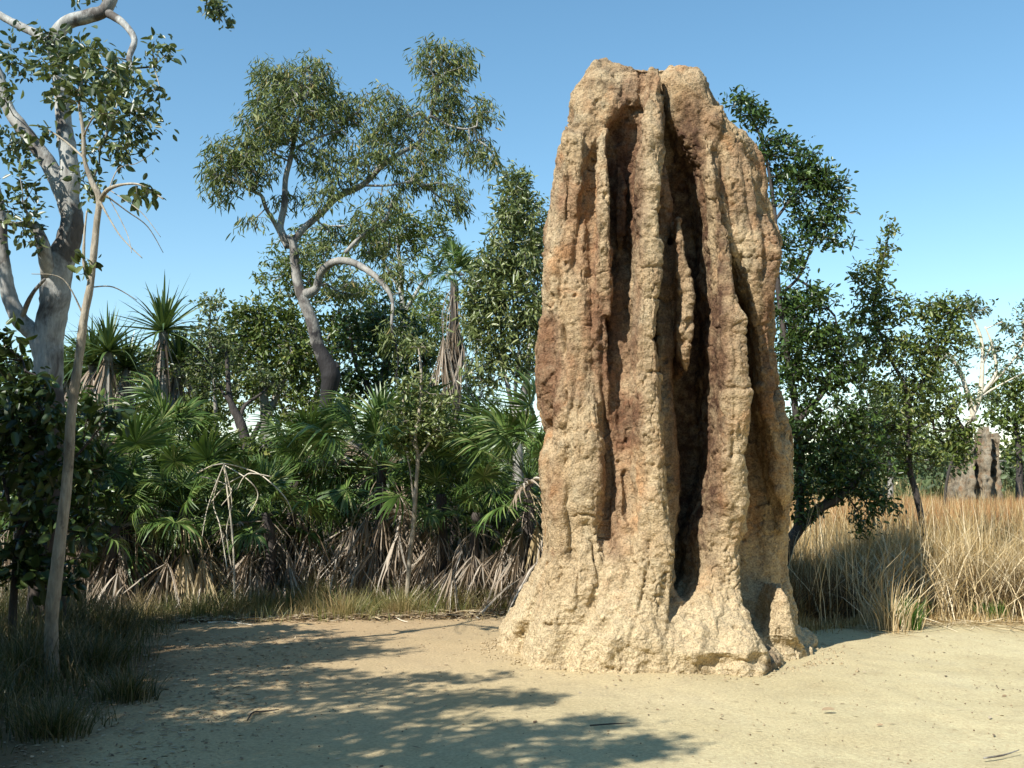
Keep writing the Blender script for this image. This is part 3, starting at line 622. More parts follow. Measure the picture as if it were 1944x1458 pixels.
# centre white gum with the swinging limbs
tree('gum_tree', 'tall white-barked gum with dark kinked trunk and wide open crown', 'tree', 18,
 [[(598, 1010, 34), (606, 900, 31), (615, 800, 29), (621, 755, 28), (628, 715, 38), (618, 685, 31), (603, 655, 24), (592, 610, 23), (577, 572, 23), (566, 540, 20), (560, 500, 17), (556, 462, 17), (540, 452, 16), (532, 430, 14), (540, 390, 13), (542, 340, 11), (552, 300, 9), (560, 250, 7), (575, 190, 4)],
  [(640, 700, 18), (632, 690, 12), (625, 700, 10)],
  [(577, 560, 22), (600, 548, 17), (608, 520, 16, -.1), (632, 498, 15, -.3), (665, 497, 14, -.5), (700, 515, 12, -.7), (728, 540, 10, -.9), (745, 572, 7, -1), (744, 620, 5, -1.1), (756, 680, 3, -1.1), (750, 720, 2, -1.1)],
  [(556, 462, 14), (575, 435, 13), (610, 405, 12, .2), (640, 375, 12, .3), (690, 350, 12, .4), (725, 315, 11, .5), (760, 290, 10, .6), (795, 270, 7, .7), (815, 225, 5, .8), (830, 180, 4, .8)],
  [(545, 470, 11), (525, 430, 9), (505, 395, 8, -.3), (495, 370, 7, -.4), (470, 360, 5, -.5), (458, 350, 4, -.6)],
  [(800, 265, 5, .7), (815, 222, 6, .8), (845, 235, 5, .8), (880, 245, 4, .7), (905, 240, 3, .7)],
  [(655, 480, 8, -.3), (690, 445, 7, -.2), (730, 420, 6, -.1), (745, 380, 5, 0)],
  [(565, 280, 6, .1), (600, 262, 5, .2), (640, 250, 4, .3)], [(690, 352, 5, .4), (735, 352, 5, .2), (775, 345, 4, .1)]],
 [(520, 160, 45, 50, 75, 0), (590, 150, 50, 45, 75, .3), (545, 215, 75, 50, 110, -.2), (500, 250, 50, 50, 60, -.4), (625, 230, 45, 60, 60, .5), (430, 300, 45, 40, 60, -.5), (415, 345, 30, 40, 30, -.6), (480, 310, 40, 45, 50, -.6), (600, 300, 40, 35, 40), (660, 200, 28, 40, 28, .4), (720, 215, 45, 55, 65, .5), (700, 290, 55, 40, 55, .2), (775, 240, 45, 45, 50, .8), (825, 115, 45, 38, 60, .9), (880, 120, 25, 40, 30, .9), (840, 180, 45, 40, 55, .9), (870, 230, 40, 40, 40, 1), (915, 215, 30, 35, 26, 1), (905, 290, 38, 40, 36, .9), (935, 320, 14, 35, 8, .9), (820, 290, 45, 40, 50, .6), (780, 330, 40, 35, 36, .4), (850, 365, 35, 40, 36, .5), (875, 395, 22, 25, 14, .5), (650, 330, 40, 30, 26, 0), (610, 370, 40, 30, 24, -.2), (480, 420, 30, 16, 6, -.5), (735, 385, 40, 30, 30, 0), (545, 380, 30, 20, 12, .3), (695, 420, 40, 25, 22, -.2), (760, 520, 30, 30, 16, -1), (640, 450, 30, 20, 14, .3), (720, 480, 40, 22, 20, .5), (670, 545, 40, 26, 18, .5), (600, 480, 30, 30, 14), (752, 640, 25, 45, 20, -1)],
 'gum', M['gum_light'], M['charred_bark'], 11, dens=1.35)

# big gum on the left edge
tree('gum_tree', 'smooth pale gum with forked curving limbs at the left edge of the clearing', 'tree', 11.2,
 [[(88, 1180, 70), (90, 1050, 62), (92, 900, 58), (92, 760, 56), (92, 680, 54), (92, 640, 52), (103, 580, 54), (108, 520, 58), (128, 460, 46), (138, 420, 42), (130, 380, 44), (132, 340, 42), (130, 300, 34), (122, 240, 30), (118, 180, 30), (108, 110, 29), (103, 80, 30), (125, 45, 28), (170, 30, 27), (200, 18, 24), (222, -30, 22), (240, -90, 18)],
  [(92, 690, 48), (70, 640, 34), (40, 610, 32), (20, 570, 28), (10, 520, 25), (4, 470, 22), (0, 400, 20), (-25, 300, 18), (-60, 200, 16)],
  [(130, 385, 40), (112, 350, 34), (92, 310, 30), (70, 280, 28), (40, 240, 27), (15, 205, 24), (0, 150, 20), (-25, 90, 18), (-50, 30, 15)],
  [(103, 90, 24), (75, 68, 18, .1), (40, 50, 16, .2), (10, 35, 15, .3), (-30, 10, 13, .4)],
  [(205, 25, 18), (235, 45, 14, -.1), (255, 75, 12, -.2), (245, 110, 11, -.3), (250, 135, 9, -.4), (222, 155, 7, -.5), (200, 190, 5, -.5)],
  [(95, 540, 32), (88, 500, 26, -.2), (80, 460, 24, -.3), (65, 430, 16, -.3), (30, 425, 9, -.4), (0, 420, 7, -.5)],
  [(40, 605, 12), (60, 560, 8, -.3), (85, 530, 5, -.5)],
  [(215, -20, 14, .3), (300, -60, 10, 1), (380, -45, 7, 1.4), (405, -10, 4, 1.5)]],
 [(405, 12, 26, 26, 26, 1.5), (425, 35, 12, 16, 8, 1.5), (90, 75, 30, 25, 18, -.2), (150, 110, 45, 40, 30, -.6), (60, 130, 50, 30, 20, -.5), (30, 90, 25, 15, 8, -.5), (220, 130, 45, 40, 30, -.7), (250, 180, 40, 60, 34, -.9), (300, 100, 26, 34, 16, -1), (290, 155, 14, 24, 7, -1), (235, 250, 50, 50, 40, -.8), (190, 300, 50, 35, 26, -.8), (275, 235, 28, 30, 14, -.9), (180, 360, 35, 30, 14, -.8), (30, 350, 45, 50, 34, -.5), (20, 270, 35, 40, 22, -.4), (55, 410, 40, 30, 18, -.5), (40, 460, 30, 18, 8, -.5), (170, 220, 40, 40, 24, -.8), (5, 200, 25, 30, 10, -.5), (-80, 150, 80, 100, 30, 0), (-60, 350, 60, 60, 20, 0), (120, -60, 160, 50, 26, .5)],
 'broad', M['gum_leaf'], M['stocking_bark'], 21, dens=.48, sides=16, scale=.9)

# slender sapling in front of it
tree('sapling', 'slender flaky-barked sapling with bare drooping twigs standing in shaded grass', 'tree', 8.95,
 [[(100, 1295, 27), (98, 1180, 25), (108, 1080, 24), (122, 960, 21), (130, 880, 19), (136, 780, 18), (150, 680, 17), (160, 600, 15), (172, 540, 14), (178, 480, 13), (184, 420, 13), (188, 375, 12), (172, 340, 10), (160, 300, 8), (158, 250, 7), (150, 190, 5), (160, 140, 4), (180, 100, 3)],
  [(190, 380, 10), (205, 360, 8, -.1), (235, 350, 5, -.2), (270, 352, 4, -.3), (310, 378, 2.5, -.4)],
  [(188, 380, 6), (205, 410, 3, -.1), (230, 450, 2.5, -.2), (270, 490, 1.5, -.3)],
  [(200, 370, 4), (240, 400, 2.5, .1), (280, 430, 2, .2), (310, 480, 1.2, .3)],
  [(172, 540, 7), (160, 505, 6), (160, 450, 5), (165, 400, 3)],
  [(160, 300, 5), (120, 265, 4, .2), (80, 240, 3, .3)], [(158, 260, 4), (180, 220, 3, -.2), (215, 215, 2, -.3)],
  [(205, 365, 3), (225, 320, 2, .1), (260, 310, 1.5, .2), (290, 290, 1, .3)], [(160, 602, 4), (120, 530, 2, -.1), (60, 520, 1.5, -.1)], [(176, 545, 3), (215, 545, 2.5, .1), (260, 570, 1.5, .2)],
  [(205, 372, 2), (240, 440, 1.5, -.2), (250, 480, 1, -.3)], [(210, 362, 2), (265, 400, 1.5, -.4), (305, 450, 1, -.5)]],
 [(120, 120, 40, 35, 14, .1), (180, 110, 45, 45, 20), (160, 180, 50, 40, 18), (110, 165, 40, 20, 7), (220, 150, 20, 40, 7, -.2), (200, 220, 30, 25, 7, -.2), (90, 255, 22, 12, 3, .2), (290, 360, 22, 14, 4, -.3), (262, 372, 14, 12, 2, -.2), (160, 500, 10, 10, 1)],
 'large', M['gum_leaf'], M['rough_bark'], 31, dens=.62, twig=.003, scale=.62, sides=12)

# trees along the back of the thicket, left to right
def bt(label, Y, limbs, blobs, style='broad', leaf='green_leaf', bark='grey_bark', seed=1, dens=1.0, **k):
    return tree(k.pop('name', 'woodland_tree'), label, 'tree', Y, limbs, blobs, style, M[leaf], M[bark], seed, 'trees standing behind the palm thicket', dens=dens, **k)
bt('dark broadleaf tree filling in behind the left pandanus heads', 21, [[(250, 1000, 30), (255, 850, 26), (240, 760, 20), (220, 700, 12)], [(255, 850, 16), (300, 780, 12), (330, 720, 8)]],
   [(170, 700, 60, 50, 70), (250, 720, 60, 60, 80), (330, 710, 55, 50, 60), (350, 790, 50, 50, 60), (220, 800, 70, 50, 70), (140, 790, 50, 60, 50), (400, 760, 30, 40, 26)], 'broad', 'green_leaf', 'dark_bark', 41, 1.2, scale=1.2)
bt('spindly grey sapling top poking above the bushes right of the pandanus', 19, [[(415, 950, 8), (410, 800, 7), (405, 700, 5), (398, 620, 4), (402, 570, 3)]],
   [(400, 580, 26, 26, 26), (400, 625, 32, 30, 26), (385, 680, 30, 40, 24), (425, 700, 25, 50, 26)], 'small', 'pale_leaf', 'grey_bark', 42)
bt('rounded bright green bushy tree left of the centre gum', 22, [[(500, 1000, 26), (505, 850, 22), (500, 740, 16), (490, 660, 9)], [(505, 800, 14), (545, 700, 10), (560, 640, 6)]],
   [(470, 610, 45, 30, 50), (520, 595, 50, 35, 55), (460, 660, 55, 40, 70), (530, 660, 60, 45, 80), (575, 690, 45, 50, 50), (500, 725, 70, 30, 55), (430, 700, 26, 40, 26), (570, 770, 40, 40, 40)], 'broad', 'green_leaf', 'grey_bark', 43, 1.3, scale=1.15)
bt('dark forked half-bare tree with a snapped stub low in the sky gap', 17.5, [[(455, 1000, 24), (462, 900, 24), (468, 850, 22), (455, 800, 18), (437, 760, 12), (432, 700, 8), (428, 660, 5)], [(468, 850, 14), (488, 815, 10), (492, 800, 6)], [(455, 800, 9), (465, 770, 7, .1), (495, 748, 5, .2), (520, 725, 3, .3)], [(437, 765, 7), (420, 740, 5), (405, 700, 3)]],
   [(430, 670, 30, 40, 26), (515, 720, 28, 20, 12), (395, 720, 34, 40, 30), (480, 700, 30, 18, 10), (400, 640, 30, 30, 22), (360, 700, 30, 40, 24)], 'small', 'gum_leaf', 'dark_bark', 44)
bt('leafy gum rising behind the centre gum with pale slanting branches', 23.5, [[(790, 1000, 18), (780, 850, 17), (770, 700, 15), (765, 600, 12), (760, 520, 9), (755, 450, 6)], [(765, 600, 9), (800, 540, 7), (835, 500, 5), (850, 470, 3)], [(765, 560, 7), (730, 500, 6), (700, 450, 5), (680, 420, 3)], [(770, 640, 8), (720, 600, 6), (670, 560, 4)], [(770, 660, 8), (810, 610, 6), (840, 560, 4)]],
   [(800, 425, 50, 28, 50), (745, 440, 55, 35, 55), (690, 460, 45, 40, 45), (815, 470, 45, 30, 32), (640, 540, 60, 45, 60), (720, 560, 50, 50, 60), (560, 490, 60, 40, 50), (540, 540, 55, 40, 50), (800, 590, 50, 45, 44), (690, 630, 55, 40, 50), (600, 450, 40, 30, 26), (850, 600, 35, 45, 26)], 'gumlet', 'green_leaf', 'white_bark', 45, 1.3, scale=1.15)
bt('shadowy dense tree directly right of the centre gum trunk', 20, [[(720, 1000, 26), (715, 850, 24), (720, 760, 20), (735, 680, 14), (740, 620, 9)], [(720, 770, 14), (680, 700, 10), (665, 640, 6)], [(720, 780, 12), (770, 740, 8), (800, 700, 5)]],
   [(680, 620, 45, 40, 55), (740, 620, 55, 50, 75), (700, 690, 60, 45, 70), (790, 660, 50, 50, 55), (830, 720, 40, 50, 40), (740, 740, 60, 40, 50), (660, 740, 35, 40, 34), (780, 780, 45, 40, 35), (640, 680, 22, 60, 20)], 'broad', 'dark_leaf', 'dark_bark', 46, 1.05)
bt('small grey-limbed tree with thin pale crown between the palm and the mound', 26, [[(885, 1000, 12), (880, 850, 10), (890, 780, 8), (915, 750, 5)], [(880, 850, 7), (920, 800, 5), (945, 760, 3)]],
   [(920, 740, 40, 40, 40), (900, 800, 50, 35, 40), (860, 770, 35, 50, 34), (930, 820, 45, 30, 30), (880, 700, 30, 35, 24)], 'gumlet', 'far_leaf', 'grey_bark', 47, 1, scale=1.2)
bt('glossy narrow-leaved tree with several pale stems beside the left edge of the mound', 15.2, [[(985, 1130, 20), (985, 950, 20), (982, 850, 22), (985, 790, 18), (1000, 720, 12), (1005, 650, 9), (1000, 560, 6), (985, 450, 4), (975, 370, 3)], [(983, 830, 12), (970, 760, 9), (955, 690, 7), (950, 600, 5), (945, 520, 3)], [(985, 820, 10), (978, 740, 7), (985, 660, 5), (975, 580, 4), (965, 480, 3)], [(990, 800, 8), (1015, 740, 6), (1025, 640, 4), (1020, 520, 3)], [(958, 700, 5), (930, 640, 4), (915, 600, 3)]],
   [(975, 345, 28, 28, 30), (985, 390, 40, 36, 50), (1015, 430, 30, 50, 45), (955, 440, 30, 40, 40), (940, 500, 45, 36, 60), (990, 500, 45, 50, 70), (920, 560, 40, 40, 55), (975, 580, 50, 45, 70), (1015, 600, 25, 60, 45), (925, 630, 45, 40, 55), (975, 660, 45, 35, 46), (925, 700, 35, 35, 30), (1000, 700, 30, 30, 20), (1015, 510, 22, 50, 30), (900, 590, 18, 40, 16)], 'gumlet', 'pale_leaf', 'white_bark', 48, 1.35, scale=.95)
bt('thin white-stemmed sapling in front of the big middle fan palm', 14.0, [[(772, 1140, 9), (778, 1060, 9), (785, 1000, 9), (790, 920, 8), (793, 870, 8), (788, 830, 7), (795, 790, 6), (800, 720, 5), (795, 660, 4)], [(788, 850, 5), (770, 800, 4), (765, 760, 3)], [(793, 870, 5), (815, 840, 4), (830, 800, 3)], [(786, 960, 4), (778, 890, 3), (768, 850, 2)], [(793, 760, 3), (815, 730, 2), (825, 700, 2)]],
   [(795, 660, 30, 25, 12), (780, 730, 32, 26, 16), (830, 760, 30, 28, 18), (765, 790, 32, 26, 22), (815, 810, 36, 28, 26), (850, 825, 26, 22, 12), (770, 845, 26, 20, 12)], 'small', 'pale_leaf', 'rough_bark', 49, 1.2)
bt('bushy shadowed sapling in the undergrowth at the far left behind the gum', 13.2, [[(30, 1100, 16), (35, 980, 14), (40, 900, 10), (30, 820, 6)], [(35, 960, 9), (90, 900, 6), (130, 850, 4)]],
   [(20, 720, 50, 50, 60), (60, 800, 60, 50, 70), (20, 880, 60, 50, 60), (110, 880, 50, 50, 50), (150, 800, 40, 50, 36), (60, 960, 70, 40, 60), (150, 950, 50, 50, 44), (-40, 800, 60, 80, 60)], 'broad', 'dark_leaf', 'dark_bark', 50, 1.0)
bt('low leafy bush in the gap under the forked tree', 16.5, [[(400, 1080, 9), (402, 960, 8), (395, 880, 5)], [(402, 980, 6), (430, 900, 4)]],
   [(395, 840, 45, 36, 40), (450, 860, 45, 30, 34), (520, 850, 45, 30, 30), (410, 920, 50, 40, 30)], 'broad', 'green_leaf', 'dark_bark', 51)

bt('bright spreading bushy tree closing the gap behind the forked tree', 24, [[(585, 1000, 18), (590, 850, 16), (600, 760, 12), (610, 700, 7)], [(590, 840, 10), (540, 780, 8), (520, 740, 5)]],
   [(560, 640, 50, 40, 50), (620, 600, 45, 40, 45), (600, 680, 50, 45, 60), (650, 640, 40, 40, 40), (540, 720, 45, 40, 45), (640, 740, 50, 50, 60), (580, 800, 60, 40, 50), (470, 750, 40, 30, 30)], 'broad', 'bright_leaf', 'grey_bark', 52, 1.1, scale=1.15)
bt('sunlit yellow-green tree between the centre gum and the tall fan palm', 22, [[(830, 1000, 15), (825, 850, 13), (815, 760, 10), (805, 660, 6)], [(825, 830, 8), (860, 740, 6), (870, 680, 4)]],
   [(800, 620, 40, 40, 45), (850, 660, 36, 40, 40), (780, 690, 45, 40, 50), (830, 740, 50, 40, 55), (880, 780, 36, 40, 34), (770, 780, 45, 40, 40), (720, 660, 36, 36, 36)], 'gumlet', 'bright_leaf', 'white_bark', 53, 1.2, scale=1.1)
bt('mid green tree top behind the two tall pandanus', 24, [[(380, 1000, 14), (378, 850, 12), (370, 740, 8)]],
   [(350, 660, 40, 30, 36), (390, 700, 45, 40, 50), (330, 740, 50, 40, 50), (420, 770, 50, 40, 50), (280, 700, 40, 40, 40), (200, 720, 60, 40, 50)], 'broad', 'green_leaf', 'grey_bark', 54, 1.1, scale=1.15)

# right of the mound
def rt(label, Y, limbs, blobs, style='broad', leaf='green_leaf', bark='grey_bark', seed=1, dens=1.0, **k):
    return tree('woodland_tree', label, 'tree', Y, limbs, blobs, style, M[leaf], M[bark], seed, 'trees right of the mound', dens=dens, **k)
rt('dark-trunked leaning broadleaf tree hugging the right side of the mound', 14.2, [[(1478, 1110, 20), (1492, 1050, 20), (1515, 1005, 20), (1550, 970, 20), (1590, 945, 17), (1625, 915, 13), (1650, 880, 9)], [(1515, 1005, 16), (1520, 930, 15), (1515, 850, 14), (1508, 760, 13), (1490, 650, 12), (1475, 520, 10), (1470, 400, 8), (1450, 280, 5), (1420, 210, 3)], [(1515, 800, 12), (1540, 770, 10), (1565, 740, 8), (1590, 650, 5), (1585, 600, 3)], [(1470, 420, 6), (1510, 370, 5), (1550, 350, 4), (1580, 380, 2)], [(1480, 560, 7), (1520, 520, 5), (1550, 440, 3)], [(1512, 850, 8), (1560, 820, 6), (1610, 800, 4)]],
   [(1405, 195, 22, 18, 22), (1435, 225, 28, 22, 30), (1475, 280, 35, 25, 45), (1520, 310, 36, 30, 55), (1565, 340, 36, 26, 50), (1590, 390, 24, 36, 30), (1500, 350, 45, 36, 60), (1540, 410, 45, 26, 36), (1510, 450, 45, 30, 45), (1570, 445, 30, 20, 20), (1600, 460, 16, 12, 8), (1500, 500, 26, 20, 20), (1505, 580, 36, 36, 60), (1545, 570, 35, 28, 45), (1520, 650, 50, 40, 90), (1580, 640, 36, 36, 50), (1510, 720, 40, 40, 70), (1570, 710, 45, 36, 70), (1620, 700, 30, 30, 30), (1530, 800, 40, 40, 60), (1590, 790, 45, 36, 60), (1560, 860, 50, 30, 60), (1620, 860, 36, 30, 45), (1520, 900, 30, 40, 30), (1600, 920, 45, 25, 36), (1650, 950, 40, 18, 28), (1640, 990, 20, 24, 16), (1690, 960, 18, 8, 6), (1525, 955, 28, 40, 36), (1575, 905, 50, 36, 50), (1505, 830, 26, 40, 34), (1640, 800, 36, 36, 40), (1660, 900, 40, 30, 36), (1510, 620, 26, 50, 36)], 'small', 'dark_leaf', 'dark_bark', 61, .95)
rt('young tree with slim bent trunk and tall leafy spire standing in dry grass', 15.5, [[(1755, 1130, 15), (1757, 1060, 14), (1752, 1000, 13), (1740, 940, 12), (1727, 890, 11), (1725, 820, 10), (1720, 740, 8), (1690, 680, 6), (1660, 600, 5), (1665, 540, 4), (1680, 480, 3), (1690, 425, 2)], [(1722, 760, 7), (1770, 700, 5), (1800, 640, 4), (1810, 590, 2)], [(1725, 820, 6), (1780, 790, 5), (1820, 760, 3)], [(1725, 830, 6), (1680, 800, 5), (1630, 750, 3)]],
   [(1688, 435, 7, 18, 8), (1680, 475, 12, 20, 14), (1664, 510, 20, 14, 16), (1630, 520, 20, 14, 12), (1655, 550, 36, 20, 32), (1650, 600, 45, 28, 50), (1700, 590, 40, 26, 36), (1640, 660, 45, 36, 60), (1700, 660, 50, 40, 70), (1770, 600, 36, 30, 36), (1800, 590, 36, 28, 36), (1810, 640, 36, 30, 36), (1760, 660, 40, 36, 50), (1740, 720, 50, 36, 60), (1660, 730, 30, 26, 26), (1720, 790, 50, 36, 60), (1790, 760, 45, 36, 50), (1810, 820, 36, 30, 36), (1750, 850, 60, 26, 50), (1670, 830, 36, 36, 36), (1690, 890, 36, 18, 22), (1600, 850, 30, 30, 20), (1830, 850, 26, 40, 36)], 'small', 'green_leaf', 'dark_bark', 62, .95)
rt('thin-crowned gum with bleached bare white limbs beyond the young tree', 27, [[(1790, 1000, 5), (1800, 900, 5), (1830, 820, 7), (1858, 760, 10), (1865, 690, 8), (1862, 640, 6), (1840, 590, 4)], [(1850, 800, 10), (1835, 740, 9), (1820, 700, 8), (1800, 670, 5)], [(1860, 750, 8), (1890, 710, 6), (1885, 660, 5), (1870, 620, 3)], [(1870, 740, 6), (1910, 700, 4), (1940, 660, 3)], [(1862, 700, 5), (1885, 650, 4)], [(1850, 760, 5), (1900, 730, 3), (1960, 700, 2)]],
   [(1835, 580, 22, 16, 18), (1860, 590, 20, 12, 10), (1885, 660, 22, 16, 14), (1920, 620, 28, 12, 18), (1850, 660, 20, 16, 10), (1900, 700, 26, 16, 14), (1800, 690, 40, 26, 34), (1940, 660, 20, 30, 16), (1860, 750, 30, 20, 16), (1780, 730, 36, 26, 30), (1970, 600, 40, 40, 30)], 'small', 'far_leaf', 'bleached_dark', 63, 1.1, scale=1.3)
rt('dense deep green tree over the far mound at the right edge', 46, [[(1935, 960, 14), (1935, 860, 12), (1925, 790, 9)], [(1935, 860, 8), (1970, 790, 6)]],
   [(1905, 740, 36, 28, 50), (1950, 740, 40, 36, 60), (1900, 790, 36, 26, 40), (1950, 800, 40, 36, 50), (1985, 770, 40, 50, 50), (1935, 850, 40, 30, 36)], 'far', 'green_leaf', 'dark_bark', 64, 1.2, scale=1.2)
rt('pale hazy tree low on the horizon behind the young tree', 40, [[(1690, 960, 12), (1690, 860, 10), (1680, 780, 6)]],
   [(1680, 745, 36, 14, 26), (1660, 790, 40, 30, 36), (1730, 790, 40, 30, 36), (1640, 850, 45, 36, 40), (1710, 860, 45, 36, 40), (1790, 860, 45, 36, 40)], 'far', 'far_leaf', 'grey_bark', 65, 2.0)
rt('low dull green tree beside the far mound foot', 52, [[(1800, 960, 10), (1800, 880, 8)]],
   [(1790, 880, 45, 30, 40), (1850, 870, 30, 26, 20), (1920, 890, 40, 30, 36), (1960, 880, 40, 40, 36)], 'far', 'far_leaf', 'grey_bark', 66, 2.0, scale=1.2)

# trees outside the frame on the left whose crowns shade the clearing
def shade_tree(label, base, h, casts, style, seed, n=2.5):
    """casts: ground pixel, caster height, radius in metres, sprays"""
    rng = np.random.default_rng(seed); k = 1 / math.tan(SUN_EL); mb = MB(); L3 = []
    root = thing('shade_tree', label, 'tree', (base[0], base[1], 0), 'trees beside the clearing')
    b = Vector((base[0], base[1], -.1)); top = Vector((base[0] + .3, base[1] + .2, h))
    cs = []
    for (px, py, hh, rx, ry, cnt) in casts:
        g = gnd(px, py) if not isinstance(px, tuple) else at(*px); cs.append((g - LD * (hh / math.sin(SUN_EL)), rx, ry, cnt))
    P, Rr = smooth_path([b, b + Vector((.1, .1, h * .3)), b + Vector((-.1, .2, h * .6)), top], [.16, .13, .1, .04], 6); L3.append((P, Rr)); mb.tube(P, Rr, 12, .13, seed)
    for c, rx, ry, cnt in cs[::2]:
        s = P[int(len(P) * .5)]; m = (s + c) / 2 + Vector((0, 0, .25)); Pp, Rp = smooth_path([s, m, c], [.06, .04, .015], 6); L3.append((Pp, Rp)); mb.tube(Pp, Rp, 8, .12, seed + 1)
    tips = []
    for c, rx, ry, cnt in cs:
        kk = max(3, int(cnt * n)); v = nrm(rng.normal(0, 1, (kk, 3))) * rng.uniform(.1, 1, kk)[:, None] ** .5
        tips.append(np.array(tuple(c)) + v * np.array([rx, ry, min(rx, .5)]))
    A, par, nl, tp = grow(L3, np.concatenate(tips), rng)
    w = np.zeros(len(A)); w[tp] += 1
    for i in range(len(A) - 1, nl - 1, -1):
        if par[i] >= nl: w[par[i]] += w[i]
    idx = np.arange(nl, len(A)); r = .004 * np.sqrt(np.maximum(w[idx], 1)); mb.prisms(A[par[idx]], A[idx], r * 1.1, r, 4); mb.build('trunk', M['grey_bark'], root)
    nn, ln, Ll, Wl, dr, prof = STYLE[style]; V, f = sprays(rng, A, par, tp, nn, ln, Ll, Wl, dr, prof); mk('crown', V, f, M['gum_leaf'], root)
    return root
shade_tree('leafy gum left of the camera shading the foreground', (-5.4, 2.2), 6.5,
  [(300, 1400, 4.6, .9, .7, 60), (520, 1390, 5.0, .8, .6, 50), (700, 1380, 5.2, .8, .5, 42), (880, 1420, 5.2, .6, .45, 30), (1020, 1395, 5.4, .45, .3, 15), (1130, 1375, 5.6, .35, .12, 10), (1160, 1425, 5.6, .4, .2, 14), (640, 1455, 5.0, .7, .4, 30), (860, 1330, 5.4, .6, .16, 22), (1000, 1330, 5.6, .3, .12, 9), (420, 1330, 4.8, .7, .4, 36), (620, 1320, 5.0, .6, .3, 26), (1240, 1415, 5.6, .22, .12, 5), (1000, 1450, 5.6, .5, .2, 16), (150, 1420, 4.4, 1, .6, 90), (300, 1460, 4.4, 1, .6, 90), ((110, 1100, 9), 0, 3.4, .7, .6, 60), ((115, 950, 9), 0, 3.2, .6, .5, 40), ((95, 800, 8.5), 0, 3.0, .8, .5, 50), ((60, 740, 8.3), 0, 3, .8, .5, 50), ((20, 900, 8.3), 0, 2.6, .9, .7, 60), ((100, 1180, 8), 0, 2.6, .9, .5, 60)], 'broad', 71)
shade_tree('second gum left of the clearing with reaching boughs', (-7.6, 6.4), 6,
  [(330, 1270, 4.6, .8, .4, 40), (520, 1285, 5, .7, .25, 26), (700, 1290, 5.2, .6, .12, 16), (850, 1285, 5.4, .5, .08, 8), (350, 1215, 4.6, .8, .4, 34), (500, 1210, 4.8, .7, .3, 26), (620, 1222, 5, .6, .2, 14), (240, 1190, 4.4, .8, .5, 30), (180, 1250, 4.2, .9, .6, 50), (120, 1330, 4, .9, .6, 60), (0, 1300, 4, .9, .8, 60), (40, 1400, 4, .8, .7, 60), (690, 1240, 5.2, .5, .1, 7), ((95, 850, 11.2), 0, 3.4, .7, .7, 60), ((95, 1000, 11.2), 0, 3.4, .7, .7, 60), ((95, 700, 11.2), 0, 3.2, .6, .5, 40), ((60, 620, 11.2), 0, 3.2, .4, .4, 16)], 'broad', 72)

shade_tree('thick low bush left of the sapling casting deep shade', (-5.6, 4.6), 1.6,
  [(60, 1400, 2.0, .6, .5, 40), (160, 1440, 2.0, .6, .4, 40), (20, 1330, 2.0, .6, .5, 40), (150, 1350, 2.1, .5, .4, 30), (60, 1270, 2.2, .6, .5, 36), (10, 1220, 2.2, .6, .5, 36), (110, 1220, 2.2, .5, .4, 26), (260, 1440, 2.2, .5, .3, 24), (30, 1450, 1.8, .6, .5, 40)], 'broad', 73, 1.6)
# large-leaved shrub in the shade at the left edge, in front of the gum
tree('shrub', 'shaded shrub with very large leaves in front of the left gum trunk', 'shrub', 9.9,
 [[(20, 1330, 16), (25, 1150, 14), (40, 950, 11), (60, 820, 8), (90, 720, 4)], [(28, 1050, 9), (80, 930, 7), (150, 860, 5), (200, 800, 3)], [(30, 1000, 8), (0, 880, 6), (-20, 750, 4)], [(40, 930, 5), (110, 1000, 4), (160, 1010, 3)]],
 [(10, 660, 40, 36, 9), (70, 720, 40, 30, 9), (30, 790, 60, 45, 18), (110, 810, 50, 36, 12), (190, 785, 34, 16, 6), (20, 870, 50, 50, 18), (110, 890, 60, 36, 14), (60, 960, 60, 50, 18), (150, 980, 40, 40, 10), (20, 1060, 60, 50, 20), (110, 1090, 50, 40, 12), (-60, 900, 60, 200, 30)],
 'large', M['big_leaf'], M['dark_bark'], 24, scale=.82, dens=1.35)

# undergrowth that closes the thicket behind the palms
def undergrowth():
    rng = np.random.default_rng(55); n = 5200; x = rng.uniform(-11, 1.6, n); y = 15.2 + 6 * rng.random(n); hm = 1.75 + .5 * fbm(np.stack([x, y, x * 0], 1) * .8, 3, 5)
    z = .1 + hm * rng.random(n); P = np.repeat(np.stack([x, y, z], 1), 9, 0) + rng.normal(0, .16, (n * 9, 3)); P[:, 2] = np.abs(P[:, 2])
    V, f = leaves(P, rng.normal(0, 1, P.shape), rng.normal(0, 1, P.shape) + np.array([0, 0, .7]), rng.uniform(.07, .17, len(P)), rng.uniform(.03, .07, len(P)), 'broad')
    tag(mk('undergrowth', V, f, M['dark_leaf']), 'dark tangled undergrowth behind the fan palms', 'undergrowth', kind='stuff')
    n = 2600; x = rng.uniform(-9, 1.2, n); y = verge(x) + .9 + 2.2 * rng.random(n); p = np.stack([x, y, x * 0], 1)
    v, f = blades(rng, p, rng.uniform(.5, 1.5, n), rng.uniform(.01, .03, n), rng.uniform(.1, .9, n)); tag(mk('dead_fronds_heap', v, f, M['palm_dead']), 'grey and brown dead frond strips heaped under the palms', 'dead fronds', kind='stuff')

